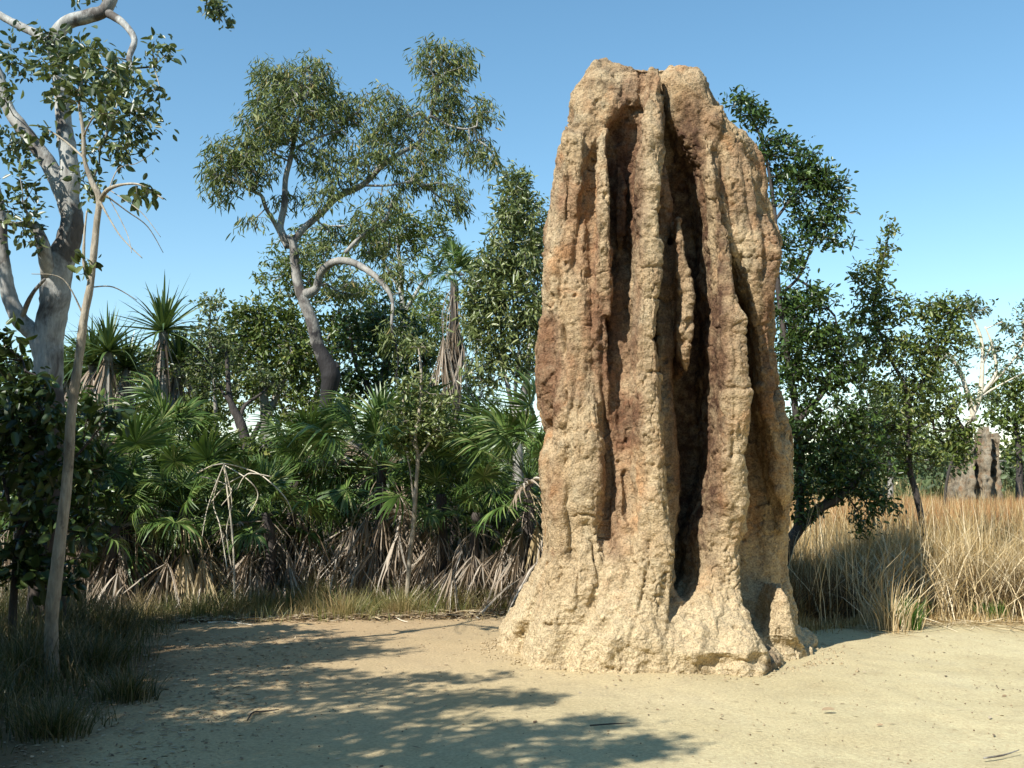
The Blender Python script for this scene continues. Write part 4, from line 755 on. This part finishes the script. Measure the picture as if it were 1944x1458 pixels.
undergrowth()
def sky_fill_blocker():  # unseen ring of leaves added behind the camera to cut sky fill
    rng = np.random.default_rng(56); n = 7000; a = np.radians(np.concatenate([rng.uniform(70, 290, n)])); d = rng.uniform(15, 19, n) + 0
    z = 8.5 * rng.random(n) ** .8 + .3; P = np.repeat(np.stack([d * np.sin(a), 4 + d * np.cos(a), z], 1), 7, 0) + rng.normal(0, .5, (n * 7, 3)); P[:, 2] = np.maximum(P[:, 2], .1)
    V, f = leaves(P, rng.normal(0, 1, P.shape), rng.normal(0, 1, P.shape) + np.array([0, 0, .6]), rng.uniform(.3, .5, len(P)), rng.uniform(.15, .25, len(P)), 'broad')
    tag(mk('sky_blocker_leaves', V, f, M['gum_leaf']), 'unseen leaf ring added behind the camera to block sky light', 'woodland', kind='stuff')
sky_fill_blocker()

# broad dark woodland far off, seen only through gaps
def far_woods():
    rng = np.random.default_rng(5); n = 5200
    ang = rng.uniform(-.62, .62, n); d = rng.uniform(55, 120, n); x = d * np.sin(ang); y = d * np.cos(ang)
    hmax = 3.2 + 2.2 * fbm(np.stack([ang * 16, ang * 0, ang * 0], 1), 3, 3) + 1.0 * rng.uniform(-1, 1, n); z = hmax * rng.uniform(0, 1, n) ** .6 + .2
    z = z * d / 75
    P = np.repeat(np.stack([x, y, z], 1), 12, 0) + rng.normal(0, .55, (n * 12, 3)); P[:, 2] = np.maximum(P[:, 2], .05)
    V, f = leaves(P, rng.normal(0, 1, P.shape), rng.normal(0, 1, P.shape) + np.array([0, -.3, .6]), rng.uniform(.3, .55, len(P)), rng.uniform(.16, .3, len(P)), 'broad')
    o = mk('distant_woodland', V, f, M['far_leaf']); tag(o, 'low hazy belt of distant savanna woodland on the horizon', 'woodland', kind='stuff')
far_woods()

# ---------------------------------------------------------------- fan palms
def strip(path, widths, side, up=None):
    """flat tapering ribbon: path (k,3), widths (k,), side vector"""
    k = len(path); V = np.empty((2 * k, 3)); V[0::2] = path - side * widths[:, None] * .5; V[1::2] = path + side * widths[:, None] * .5
    return V, np.array([[2 * i, 2 * i + 1, 2 * i + 3, 2 * i + 2] for i in range(k - 1)])
def frond_mesh(name, seed, mat, Lp=.6, Ls=.58, nseg=34, spread=150, droop=.35, limp=0.0):
    rng = np.random.default_rng(seed); mb = MB()
    t = np.linspace(0, 1, 7); sag = .12 + limp * .5
    pet = np.stack([Lp * t, 0 * t, -sag * Lp * t ** 2], 1)
    mb.tube([Vector(p) for p in pet], list(.009 - .004 * t), 5)
    e = pet[-1]; ax = nrm((pet[-1] - pet[-2])[None])[0]
    for i in range(nseg):
        a = R(spread) * (2 * i / (nseg - 1) - 1) + rng.normal(0, .02); L = Ls * (1 - .3 * (abs(a) / 2.6) ** 2) * rng.uniform(.88, 1.08)
        if rng.random() < .06: L *= .6
        d = np.array([math.cos(a), math.sin(a), .1 + .22 * math.cos(a * 2) * rng.uniform(.5, 1.2)]); 
        d = nrm((d[0] * ax + np.array([0, d[1], d[2]]))[None])[0]
        u = np.linspace(0, 1, 6); dr = droop * rng.uniform(.6, 1.5)
        path = e + d * (L * u)[:, None]; path[:, 2] -= dr * L * np.clip(u - .35, 0, 1) ** 2 * 1.6
        path[:, :2] = e[:2] + (path[:, :2] - e[:2]) * (1 - dr * .25 * u[:, None] ** 2)
        sd = np.cross(d, [0, 0, 1.0]); sd /= np.linalg.norm(sd) + 1e-9
        tl = rng.choice([-1, 1]) * .45; sd = sd * math.cos(tl) + np.array([0, 0, math.sin(tl)])
        rw = 2 * R(spread) * L / nseg; w = np.array([.2, .2, .42, .38, .22, .03]) * rw * 1.15 + .002; w[0] = .004
        V, f = strip(path, w, sd); mb.add(V, f)
    fs = [np.concatenate(mb.f4), np.concatenate(mb.f3)]
    o = mk(name, np.concatenate(mb.v), fs, mat); me = o.data; bpy.data.objects.remove(o); return me
def dead_mesh(name, seed, mat, L=1.0, nseg=22, out=.22, sp=.35):
    """collapsed dead frond hanging down beside the stem"""
    rng = np.random.default_rng(seed); mb = MB(); t = np.linspace(0, 1, 7)
    pet = np.stack([out * np.sin(t * 1.6), 0 * t, .06 - .42 * L * t ** 1.5], 1); mb.tube([Vector(p) for p in pet], list(.01 - .004 * t), 5)
    e = pet[-1]
    for i in range(nseg):
        u = np.linspace(0, 1, 6); a = sp * (2 * i / (nseg - 1) - 1) + rng.normal(0, .06); Ll = L * .62 * rng.uniform(.65, 1.12); fo = rng.normal(.12, .16)
        path = e + np.stack([Ll * (fo * u), Ll * (math.sin(a) * u ** .8), -Ll * math.cos(a) * u], 1) + rng.normal(0, .008, (6, 3)) * u[:, None]
        ph = rng.uniform(0, math.pi); sd = np.array([math.cos(ph), math.sin(ph), 0]); w = np.array([.008, .022, .03, .024, .015, .003]) * rng.uniform(.6, 1.1)
        V, f = strip(path, w, sd); mb.add(V, f)
    fs = [np.concatenate(mb.f4), np.concatenate(mb.f3)]
    o = mk(name, np.concatenate(mb.v), fs, mat); me = o.data; bpy.data.objects.remove(o); return me
GREEN = [frond_mesh('frond', 100 + i, M['palm_green'], Lp=.5 + .1 * i, Ls=.55 + .04 * (i % 3), nseg=36 + 3 * i, spread=125 + 12 * i, droop=.2 + .16 * i) for i in range(5)]
DEADF = [dead_mesh('dead_frond', 200 + i, M['palm_dead'], L=.95 + .12 * i, nseg=16 + 3 * i, out=.16 + .05 * i, sp=.28 + .1 * i) for i in range(5)]
BROWNF = []
for _m in GREEN[:3]:
    _c = _m.copy(); _c.materials[0] = M['palm_dead']; BROWNF.append(_c)
STRAWF = dead_mesh('dead_frond', 230, M['palm_straw'], L=1.25, nseg=22, out=.35, sp=.3)
def palm(label, px, py, Y, s=1.0, ng=16, nd=22, seed=1, group='fan palms in the thicket', stem=.075, low=-.35, minel=None, straw=0):
    rng = np.random.default_rng(seed); top = at(px, py, Y); h = top.z
    root = thing('fan_palm', label, 'palm', (top.x, Y, 0), group)
    mb = MB(); P, Rr = smooth_path([(top.x, Y, -.05), (top.x + rng.normal(0, .05), Y, h * .5), (top.x, Y, h)], [stem * 1.2, stem, stem * .9], 8)
    mb.tube(P, Rr, 10, .3, seed); mb.build('trunk', M['dark_bark'], root)
    for k in range(ng):
        u = k / max(1, ng - 1); el = math.radians(82) * (1 - u) ** .8 + low * u; az = k * 2.39996 + rng.normal(0, .25)
        br = u > .5 and rng.random() < .22
        o = bpy.data.objects.new('dead_frond' if br else 'frond', BROWNF[int(rng.integers(0, 3))] if br else GREEN[int(rng.integers(0, 5))]); C.objects.link(o); o.parent = root
        o.location = (0, 0, h - .12 * u); sc = s * rng.uniform(.68, 1.18); o.scale = (sc, sc * rng.uniform(.7, 1.05), sc)
        o.rotation_euler = (rng.normal(0, .5), -el + rng.normal(0, .18), az)
    for k in range(nd):
        u = k / max(1, nd - 1); o = bpy.data.objects.new('dead_frond', STRAWF if k < straw else DEADF[int(rng.integers(0, 5))]); C.objects.link(o); o.parent = root
        z = h * (1 - .12 - .62 * u * rng.uniform(.6, 1)); sc = s * rng.uniform(.8, 1.15); sc = min(sc, z / 1.0 + .12)
        o.location = (0, 0, z); o.scale = (sc, sc, sc); o.rotation_euler = (rng.normal(0, .12), rng.normal(-.12, .14), k * 2.39996 + rng.normal(0, .4) if k >= straw else -1.3 + .35 * k)
    return root
palms = [
 ('big fan palm with upright crown at the centre of the thicket behind the white sapling', 725, 872, 14.9, 1.35, 22, 30),
 ('small fan palm low in the thicket immediately right of the big central palm', 838, 930, 14.6, 1.0, 15, 20),
 ('fan palm leaning over the litter close to the mound, pale dead fronds at its foot', 1003, 900, 14.0, 1.15, 17, 30),
 ('upright fan palm with light green fans just left of the pale-stemmed tree', 925, 880, 15.8, 1.1, 16, 18),
 ('dark fan palm standing left of the big central palm over brown skirts', 560, 905, 15.2, 1.15, 18, 26),
 ('fan palm with wide spreading lower fans right of the bent straw stalks', 505, 965, 14.3, 1.0, 14, 20),
 ('fan palm carrying a bright straw skirt at the edge of the dark hollow', 350, 955, 14.1, 1.1, 14, 24),
 ('fan palm with shining fans in front of the left pandanus', 245, 905, 14.4, 1.15, 18, 28),
 ('high fan palm crown below the pandanus heads', 315, 850, 16.2, 1.15, 18, 20),
 ('squat fan palm with hanging grey skirt nearest the path on the left', 222, 990, 13.7, .95, 14, 26),
 ('fan palm half hidden behind the sapling at the left edge', 150, 930, 14.6, 1.1, 15, 22),
 ('fan palm crown showing above the hollow in the thicket', 430, 915, 17.0, 1.1, 15, 16),
 ('fan palm tucked behind the gap between the two middle palms', 790, 880, 17.2, 1.15, 16, 16),
 ('fan palm behind the dark palm and under the centre gum', 640, 890, 17.4, 1.15, 16, 16),
 ('half dead brown-fanned palm drooping left of the mound', 905, 965, 14.2, .9, 8, 26),
 ('fan palm at the far left behind the big gum trunk', 40, 930, 14.8, 1.1, 14, 20),
]
for i, (lab, px, py, Y, s, ng, nd) in enumerate(palms):
    palm(lab, px, py + 8, Y, s * .86, ng + 4, nd, 300 + i, straw=7 if 'straw skirt' in lab else (5 if 'pale dead' in lab else 0))
# slim tall fan palm with its skirt
tall = palm('tall slim fan palm with a ragged hanging skirt rising above the thicket', 862, 532, 17.2, .66, 20, 0, 340, stem=.075, low=-.5)
for k in range(14):
    o = bpy.data.objects.new('dead_frond', DEADF[k % 5]); C.objects.link(o); o.parent = tall; z = at(862, 532, 17.2).z
    o.location = (0, 0, z - .1 - .03 * k); o.scale = (.8, .8, 1.3); o.rotation_euler = (0, .15, k * 2.4)

# ---------------------------------------------------------------- pandanus
def pandanus_head(rng, c, Rr=1.0, n=70, name='leaf_head', root=None, mat='pandanus', down=False):
    mb = MB()
    for k in range(n):
        u = k / n; el = (math.radians(85) * (1 - u) ** .75 - .35 * u) if not down else -rng.uniform(.9, 1.45); az = k * 2.39996 + rng.normal(0, .1)
        d = np.array([math.cos(az) * math.cos(el), math.sin(az) * math.cos(el), math.sin(el)]); L = Rr * rng.uniform(.8, 1.15)
        t = np.linspace(0, 1, 8); path = np.array(c) + d * (L * t)[:, None]; path[:, 2] -= rng.uniform(.02, .4) * L * t ** 2.4
        if rng.random() < .2: path[5:, 2] -= np.array([.05, .14, .24]) * L
        sd = np.cross(d, [0, 0, 1.0]); sd /= np.linalg.norm(sd) + 1e-9; tl = rng.normal(0, .5); sd = sd * math.cos(tl) + np.array([0, 0, math.sin(tl)])
        w = np.array([.05, .055, .052, .046, .038, .028, .016, .002]) * (1 if not down else .8); V, f = strip(path, w, sd); mb.add(V, f)
    fs = [np.concatenate(mb.f4)]; return mk(name, np.concatenate(mb.v), fs, M[mat], root)
def pandanus(label, px, Y, heads, seed, rough=.085):
    rng = np.random.default_rng(seed); b = at(px, 900, Y); root = thing('pandanus', label, 'pandanus', (b.x, Y, 0), 'pandanus behind the palms'); mb = MB(); fork = None
    for i, (hx, hy, r) in enumerate(heads):
        c = at(hx, hy, Y + .25 * i); f0 = Vector((b.x, Y, max(.5, c.z * .45))) if i else Vector((b.x, Y, -.05))
        P, Rr = smooth_path([f0, Vector(((b.x + c.x) / 2, Y + .1 * i, c.z * .72)), c], [rough, rough * .85, rough * .8], 7); mb.tube(P, Rr, 10, .2, seed + i)
    mb.build('trunk', M['grey_bark'], root)
    for i, (hx, hy, r) in enumerate(heads):
        c = tuple(at(hx, hy, Y + .25 * i)); pandanus_head(rng, c, r, 85, root=root)
        pandanus_head(rng, (c[0], c[1], c[2] - .05), r * .95, 34, 'dead_leaves', root, 'palm_dead', True)
pandanus('tall pandanus with one big spiky head and brown skirt beneath it', 312, 17.5, [(310, 628, 1.05), (340, 690, .8)], 401)
pandanus('clumped pandanus with several spiky heads just right of the left gum', 205, 17.0, [(205, 668, .9), (175, 690, .85), (240, 700, .8)], 402)
pandanus('low shaded pandanus half hidden behind the left gum trunk', 120, 18.0, [(130, 720, .8), (110, 745, .8)], 403)

# ---------------------------------------------------------------- bent straw-coloured stalks of a dead palm inflorescence
def stalks():
    b = gnd(455, 1160); root = thing('dead_stalks', 'bleached bent stalks folded over beside the dark hollow', 'dead stalks', (b.x, b.y, 0)); Y = 13.6; mb = MB()
    for path in [[(432, 1085), (418, 1000), (405, 950), (425, 880)], [(425, 880), (400, 885), (372, 900), (384, 890)], [(425, 880), (460, 888), (500, 905), (545, 950), (560, 1000)], [(425, 880), (440, 950), (430, 1010), (440, 1080)], [(428, 884), (470, 910), (490, 940), (470, 980)], [(380, 905), (410, 912), (440, 930), (420, 960)], [(425, 882), (395, 960), (382, 1030)], [(515, 905), (470, 900), (450, 930)], [(392, 965), (430, 920), (480, 895)]]:
        P, Rr = smooth_path([at(x, y, Y + .12 * math.sin(x)) for x, y in path], [.008] * (len(path) - 1) + [.004], 5); mb.tube(P, Rr, 6, .1, 3)
    a = at(425, 880, Y); P, Rr = smooth_path([Vector((b.x, Y, 0)), Vector((a.x + .15, Y, .9)), a], [.016, .014, .012], 6); mb.tube(P, Rr, 6)
    mb.build('stalk', M['bleached'], root)
stalks()

# ---------------------------------------------------------------- grasses
def field():
    rng = np.random.default_rng(9)
    def area(n, y0, y1, x0f, x1f):
        y = y0 + (y1 - y0) * rng.random(n) ** 1.25; x = rng.uniform(0, 1, n) * (x1f(y) - x0f(y)) + x0f(y); return x, y
    # clumpy near band and thinning far field
    V = []; Fq = []; o = 0
    def put(x, y, h, w, lean):
        nonlocal o
        p = np.stack([x, y, gz(x, y) * 0 - .02], 1); v, f = blades(rng, p, h, w, lean); V.append(v); Fq.append(f + o); o += len(v)
    x, y = area(60000, 0, 9, lambda d: 2.9 + 0 * d, lambda d: 9.5 + d * .6); y = y + verge(x) + .15 * rng.normal(0, 1, len(x))
    cl = fbm(np.stack([x, y, x * 0], 1) * 1.6, 3, 77); k = (cl + rng.normal(0, .2, len(x))) > -.18; x, y, cl = x[k], y[k], cl[k]
    xx, yy = area(30000, .1, 4, lambda d: 2.9 + 0 * d, lambda d: 6.2 + d * .3); x = np.concatenate([x, xx]); y = np.concatenate([y, yy + verge(xx)]); cl = np.concatenate([cl, fbm(np.stack([xx, yy, xx * 0], 1) * 1.6, 3, 77)])
    edge = np.clip((y - verge(x) - .5 * fbm(np.stack([x, y * 0, x * 0], 1) * 1.9, 3, 90)) / 1.7, .12, 1) * np.clip(.8 + .6 * fbm(np.stack([x, y, x * 0], 1) * .9, 2, 91), .4, 1.15)
    put(x, y, (.82 + .5 * cl + rng.normal(0, .22, len(x))).clip(.25, 1.8) * edge, rng.uniform(.006, .014, len(x)), np.abs(rng.normal(.25, .28, len(x))).clip(0, .95))
    x, y = area(12000, 20, 34, lambda d: d * .2, lambda d: d * .62); put(x, y, rng.normal(1.2, .2, len(x)).clip(.4, 1.6), rng.uniform(.015, .03, len(x)), np.abs(rng.normal(.15, .2, len(x))).clip(0, .9))
    a = mk('dry_grass', np.concatenate(V), np.concatenate(Fq), M['dry_grass']); tag(a, 'tall golden dry grass filling the field right of the mound', 'dry grass', kind='stuff')
    V = []; Fq = []; o = 0
    x, y = area(36000, 21, 60, lambda d: d * .2, lambda d: d * .6); put(x, y, rng.normal(1.22, .12, len(x)).clip(.6, 1.5), rng.uniform(.02, .045, len(x)), np.abs(rng.normal(.15, .2, len(x))).clip(0, .9))
    a = mk('red_grass', np.concatenate(V), np.concatenate(Fq), M['red_grass']); tag(a, 'reddish seeding grass farther out in the field below the far mound', 'dry grass', kind='stuff')
    V = []; Fq = []; o = 0
    x, y = area(9000, 50, 85, lambda d: d * .2, lambda d: d * .6); put(x, y, rng.normal(2.0, .35, len(x)), rng.uniform(.03, .06, len(x)), np.abs(rng.normal(.2, .2, len(x))).clip(0, .9))
    a = mk('pale_grass', np.concatenate(V), np.concatenate(Fq), M['green_grass']); tag(a, 'paler green-grey tall grass at the back of the field', 'grass', kind='stuff')
    n = 2600; x = rng.uniform(3.2, 11, n); y = verge(x) + .2 + 6 * rng.random(n) ** 1.3; V = []; Fq = []; o = 0
    k = fbm(np.stack([x, y, x * 0], 1) * 1.3, 2, 93) > -.1; x, y = x[k], y[k]
    put(x, y, rng.uniform(.7, 1.75, len(x)), rng.uniform(.008, .017, len(x)), np.abs(rng.normal(.3, .35, len(x))).clip(0, 1))
    a = mk('straw_stems', np.concatenate(V), np.concatenate(Fq), M['straw']); tag(a, 'stout pale straw stems standing and leaning through the golden grass', 'straw', kind='stuff')
    n = 42000; x = rng.uniform(2.7, 9, n); y = verge(x) + .35 + 5 * rng.random(n); p = np.stack([x, y, x * 0 - .01], 1)  # dark thatch blades, added to deepen the shade low in the grass
    v, f = blades(rng, p, rng.uniform(.2, .75, n), rng.uniform(.008, .02, n), rng.uniform(.1, 1.0, n), lev=3); tag(mk('grass_thatch', v, f, M['thatch']), 'old brown thatch added to darken the shaded base of the golden grass', 'thatch', kind='stuff')
    # crowns of broken bent stems lying over the near edge
    x, y = area(1500, 0, 1.6, lambda d: 4.2 + 0 * d, lambda d: 9 + 0 * d); y = y + verge(x) - .1; V = []; Fq = []; o = 0
    put(x, y, rng.uniform(.5, 1.5, len(x)), rng.uniform(.008, .018, len(x)), rng.uniform(.5, 1.0, len(x)))
    a = mk('broken_straw', np.concatenate(V), np.concatenate(Fq), M['straw']); tag(a, 'bleached bent straw stems along the near edge of the field', 'straw', kind='stuff')
field()

def tuft(label, px, py, n, h, spread, mat, lean=.5, w=(.005, .012), seed=0, group=None, name='grass_tuft', cat='grass tuft', xy=None):
    rng = np.random.default_rng(seed); b = gnd(px, py) if xy is None else Vector((*xy, 0)); r = np.abs(rng.normal(0, spread, n)).clip(0, spread * 1.5); a = rng.uniform(0, 2 * math.pi, n)
    p = np.stack([b.x + r * np.cos(a), b.y + r * np.sin(a), np.full(n, -.01)], 1)
    v, f = blades(rng, p, rng.uniform(.45, 1.15, n) * h, rng.uniform(*w, n), np.abs(rng.normal(lean, .25, n)).clip(.05, 1.0), a + rng.normal(0, .6, n))
    o = mk(name, v, f, M[mat]); tag(o, label, cat, group)
    o.data.transform(Matrix.Translation((-b.x, -b.y, 0))); o.location = (b.x, b.y, 0); return o
tuft('bleached spiky tuft of straw stems standing alone at the field edge', 1690, 1196, 130, .8, .22, 'straw', .6, (.008, .016), 1, name='straw_tuft', cat='straw tuft')
tuft('short bright green tuft at the foot of the straw stems', 1722, 1192, 420, .36, .1, 'bright_grass', .4, (.006, .012), 2)
tuft('small bright green tuft at the right end of the field edge', 1885, 1178, 300, .26, .12, 'bright_grass', .4, (.006, .012), 3)
tuft('pale dry tuft leaning at the right edge of the picture', 1840, 1160, 260, .9, .3, 'straw', .5, (.006, .013), 4, name='straw_tuft', cat='straw tuft')
vg = [(380, 1172, 'straw-green tuft beside the bleached hanging frond'), (455, 1165, 'soft tuft beneath the bent stalks'), (560, 1160, 'lush green tuft under the dark fan palm'), (600, 1150, 'tall green tuft left of the central palm skirt'), (655, 1172, 'flattened yellow-green tuft in front of the central palm'), (760, 1165, 'thin tuft at the foot of the white-stemmed sapling'), (850, 1160, 'sparse olive tuft between the central and mound-side palms'), (960, 1160, 'small bright tuft close to the mound foot'), (270, 1180, 'worn tuft at the left end of the verge')]
for i, (px, py, lab) in enumerate(vg):
    tuft(lab, px, py, 520, .42 if i != 3 else .55, .32, 'green_grass', .6, (.004, .009), 20 + i, 'grass tufts along the palm verge')
def verge_grass():
    rng = np.random.default_rng(31); n = 13000; x = rng.uniform(-7.5, .6, n); y = verge(x) + rng.normal(.45, .45, n)
    c = fbm(np.stack([x, y, x * 0], 1) * 2.2, 3, 4); k = c + rng.normal(0, .12, n) > .05; x, y, c = x[k], y[k], c[k]
    p = np.stack([x, y, np.full(len(x), -.005)], 1); v, f = blades(rng, p, (.08 + .28 * c + rng.normal(0, .06, len(x))).clip(.03, .45), rng.uniform(.004, .009, len(x)), np.abs(rng.normal(.6, .3, len(x))).clip(0, 1))
    o = mk('verge_grass', v, f, M['green_grass']); tag(o, 'low green and straw grass along the foot of the palm thicket', 'grass', kind='stuff')
verge_grass()
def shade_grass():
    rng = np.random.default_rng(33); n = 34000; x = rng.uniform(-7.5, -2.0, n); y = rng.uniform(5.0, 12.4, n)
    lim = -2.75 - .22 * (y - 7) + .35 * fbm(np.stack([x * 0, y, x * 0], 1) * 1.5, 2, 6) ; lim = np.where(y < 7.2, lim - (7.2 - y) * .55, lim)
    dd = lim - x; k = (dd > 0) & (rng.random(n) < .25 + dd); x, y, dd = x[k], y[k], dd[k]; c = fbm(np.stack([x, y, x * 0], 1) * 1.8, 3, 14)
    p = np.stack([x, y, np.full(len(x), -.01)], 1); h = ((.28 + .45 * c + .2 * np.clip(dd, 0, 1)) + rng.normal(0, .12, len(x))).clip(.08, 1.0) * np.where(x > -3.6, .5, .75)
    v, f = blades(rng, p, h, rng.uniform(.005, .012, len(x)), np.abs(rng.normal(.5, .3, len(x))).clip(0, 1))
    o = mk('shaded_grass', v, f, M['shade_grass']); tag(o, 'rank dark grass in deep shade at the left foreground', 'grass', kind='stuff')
shade_grass()
for i, (px, py, h, lab) in enumerate([(40, 1290, .5, 'tall rank tuft left of the sapling foot'), (185, 1275, .38, 'dark arching tuft right of the sapling foot'), (20, 1190, .8, 'high straw-flecked tuft at the left edge'), (205, 1215, .5, 'ragged brown tuft where shade meets the path'), (240, 1330, .3, 'low spreading tuft nearest the sunlit sand'), (100, 1400, .3, 'shaded tuft low in the left corner')]):
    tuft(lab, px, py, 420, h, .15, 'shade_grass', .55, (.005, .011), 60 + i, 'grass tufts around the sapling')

def scatter(name, label, cat, n, fx, fy, L, W, mat, seed, prof='lance', z=.012):
    rng = np.random.default_rng(seed); x, y = fx(rng, n), None; y = fy(rng, n, x)
    p = np.stack([x, y, gz(x, y) + rng.uniform(.003, z, n)], 1); a = rng.uniform(0, 2 * math.pi, n); d = np.stack([np.cos(a), np.sin(a), rng.normal(0, .08, n)], 1)
    v, f = leaves(p, d, rng.normal(0, .25, (n, 3)) + np.array([0, 0, 1.0]), rng.uniform(*L, n), rng.uniform(*W, n), prof, .1, .02)
    o = mk(name, v, f, M[mat]); tag(o, label, cat, kind='stuff')
scatter('leaf_litter', 'brown leaf litter and bark flakes lying under the palms', 'leaf litter', 16000, lambda r, n: r.uniform(-8, .8, n), lambda r, n, x: verge(x) + r.exponential(.7, n) - .45 + r.normal(0, .1, n), (.04, .12), (.015, .04), 'litter', 80, z=.04)
scatter('straw_litter', 'flattened straw scattered on the sand at the field edge', 'straw', 1700, lambda r, n: 4.0 + 5 * r.random(n), lambda r, n, x: verge(x) - .15 + r.normal(0, .28, n), (.15, .6), (.006, .014), 'straw', 81, z=.03)
def crumbs(name, label, n, fxy, size, mat, seed):
    rng = np.random.default_rng(seed); x, y = fxy(rng, n); r = rng.uniform(*size, n) * rng.uniform(.5, 1, n)
    O = np.array([[1, 0, 0], [-.9, .1, 0], [.1, 1, 0], [0, -1, .1], [0, .1, .8], [0, 0, -.6]]); T = np.array([[0, 2, 4], [2, 1, 4], [1, 3, 4], [3, 0, 4], [2, 0, 5], [1, 2, 5], [3, 1, 5], [0, 3, 5]])
    V = np.stack([x, y, gz(x, y) + r * .2], 1)[:, None] + (O[None] * rng.uniform(.6, 1.3, (n, 6, 1)) + rng.normal(0, .15, (n, 6, 3))) * r[:, None, None]
    f = (np.arange(n)[:, None, None] * 6 + T[None]).reshape(-1, 3); o = mk(name, V.reshape(-1, 3), f, M[mat], None, False, {'pale': np.full(n * 6, .9)}); tag(o, label, 'crumbs', kind='stuff')
def round_foot(rng, n):
    a = rng.uniform(math.pi * .9, math.pi * 2.1, n); t = 1 + np.abs(rng.normal(0, .1, n)); return 1.45 + 1.62 * t * np.cos(a), 10.75 + 1.55 * t * np.sin(a)
crumbs('mud_crumbs', 'crumbs of fallen mud around the foot of the big mound', 550, round_foot, (.004, .022), 'mound', 90)
crumbs('gravel', 'fine gravel and grit scattered over the sandy ground', 3000, lambda r, n: (r.uniform(-4, 6, n), r.uniform(5.3, 13, n)), (.003, .011), 'litter', 91)
scatter('verge_straw', 'loose straw and split frond strips along the palm verge', 'straw', 1500, lambda r, n: r.uniform(-6, .5, n), lambda r, n, x: verge(x) - .1 + r.normal(0, .32, n), (.08, .4), (.006, .016), 'straw', 84, z=.05)
scatter('path_litter', 'scattered dry leaves and crumbs on the sandy ground', 'leaf litter', 420, lambda r, n: r.uniform(-3.5, 5.5, n), lambda r, n, x: r.uniform(5.5, 13, n), (.02, .07), (.008, .025), 'litter', 82)
scatter('shade_litter', 'dead leaves lying thick in the shade at the left', 'leaf litter', 4200, lambda r, n: -1.5 - r.gamma(2.2, .85, n), lambda r, n, x: r.uniform(5.2, 11.5, n) , (.015, .07), (.006, .022), 'litter', 83)
def stick(label, pts, w, mat='bleached', seed=0):
    P, Rr = smooth_path([gnd(x, y) + Vector((0, 0, .02)) for x, y in pts], [w] * (len(pts) - 1) + [w * .4], 4); mb = MB(); mb.tube(P, Rr, 6, .2, seed)
    o = mb.build('fallen_stick', M[mat]); tag(o, label, 'stick', 'fallen sticks on the sand')
stick('long pale stick lying along the verge left of the path', [(395, 1186), (430, 1184), (480, 1190)], .014)
stick('bleached stick slanting on the litter in front of the half dead palm', [(840, 1148), (880, 1160), (910, 1178)], .014)
stick('thin pale twig on the litter near the central palm', [(735, 1165), (760, 1180), (775, 1184)], .009)
stick('dark curved twig lying in the dappled shade', [(470, 1372), (480, 1358), (500, 1356), (530, 1352)], .006, 'dark_bark')
stick('thin twig lying on bare sand below the mound', [(1120, 1383), (1160, 1380), (1196, 1378)], .005, 'dark_bark')
stick('short twig at the lower right corner of the sand', [(1868, 1446), (1905, 1440), (1935, 1430)], .006, 'grey_bark')
lf = gnd(1560, 1357)
v, f = leaves(np.array([[lf.x, lf.y, .03]]), np.array([[1.0, .1, 0]]), np.array([[0, -.3, 1.0]]), [.1], [.045], 'round', .3, -.05)
o = mk('fallen_leaf', v, f, M['litter']); tag(o, 'single reddish brown leaf lying on the open sand', 'leaf')

# ---------------------------------------------------------------- far termite mound
def far_mound():
    Y = 44; mb = MB()
    loft(mb, resample([(905, 1826, 1902, Y - .2), (930, 1822, 1906, Y - .3), (985, 1818, 1910, Y - .4)], 10), Y + 1.0, cap=.6)
    for rows in ([(806, 1876, 1881, Y), (822, 1872, 1886, Y - .3), (880, 1868, 1889, Y - .8), (990, 1866, 1891, Y - 1.1)], [(818, 1895, 1900, Y + .2), (832, 1893, 1904, Y), (900, 1892, 1906, Y - .4), (990, 1890, 1910, Y - .6)],
                 [(822, 1842, 1850, Y + .1), (840, 1839, 1855, Y - .2), (900, 1836, 1857, Y - .8), (990, 1834, 1859, Y - 1.1)], [(858, 1826, 1832, Y), (880, 1823, 1835, Y - .3), (990, 1818, 1834, Y - .7)], [(842, 1860, 1866, Y + .3), (990, 1858, 1868, Y - .5)]):
        loft(mb, resample(rows, 10), Y + 1.0, cap=.3)
    P, Nn, Fq = remesh(mb, .05, 2)
    d = -.06 + .1 * fbm(P * np.array([2, 2, 1.2]), 3, 1) + .12 * fbm(P * np.array([1, 1, 2.5]), 3, 6); cd, cv = cells(P * 3, 3); d -= .18 * np.clip(1 - cd / .5, 0, 1) * (cv > .4)
    P2 = P + Nn * d[:, None]; o = mk('termite_mound', P2, Fq, M['far_mound'], None, True, {'stain_shade': np.clip(fbm(P2, 3, 5) * 1.2 - .1, 0, .5), 'pale': P2[:, 0] * 0, 'rust': P2[:, 0] * 0})
    tag(o, 'smaller grey-brown castellated termite mound far off in the grass', 'termite mound')
far_mound()
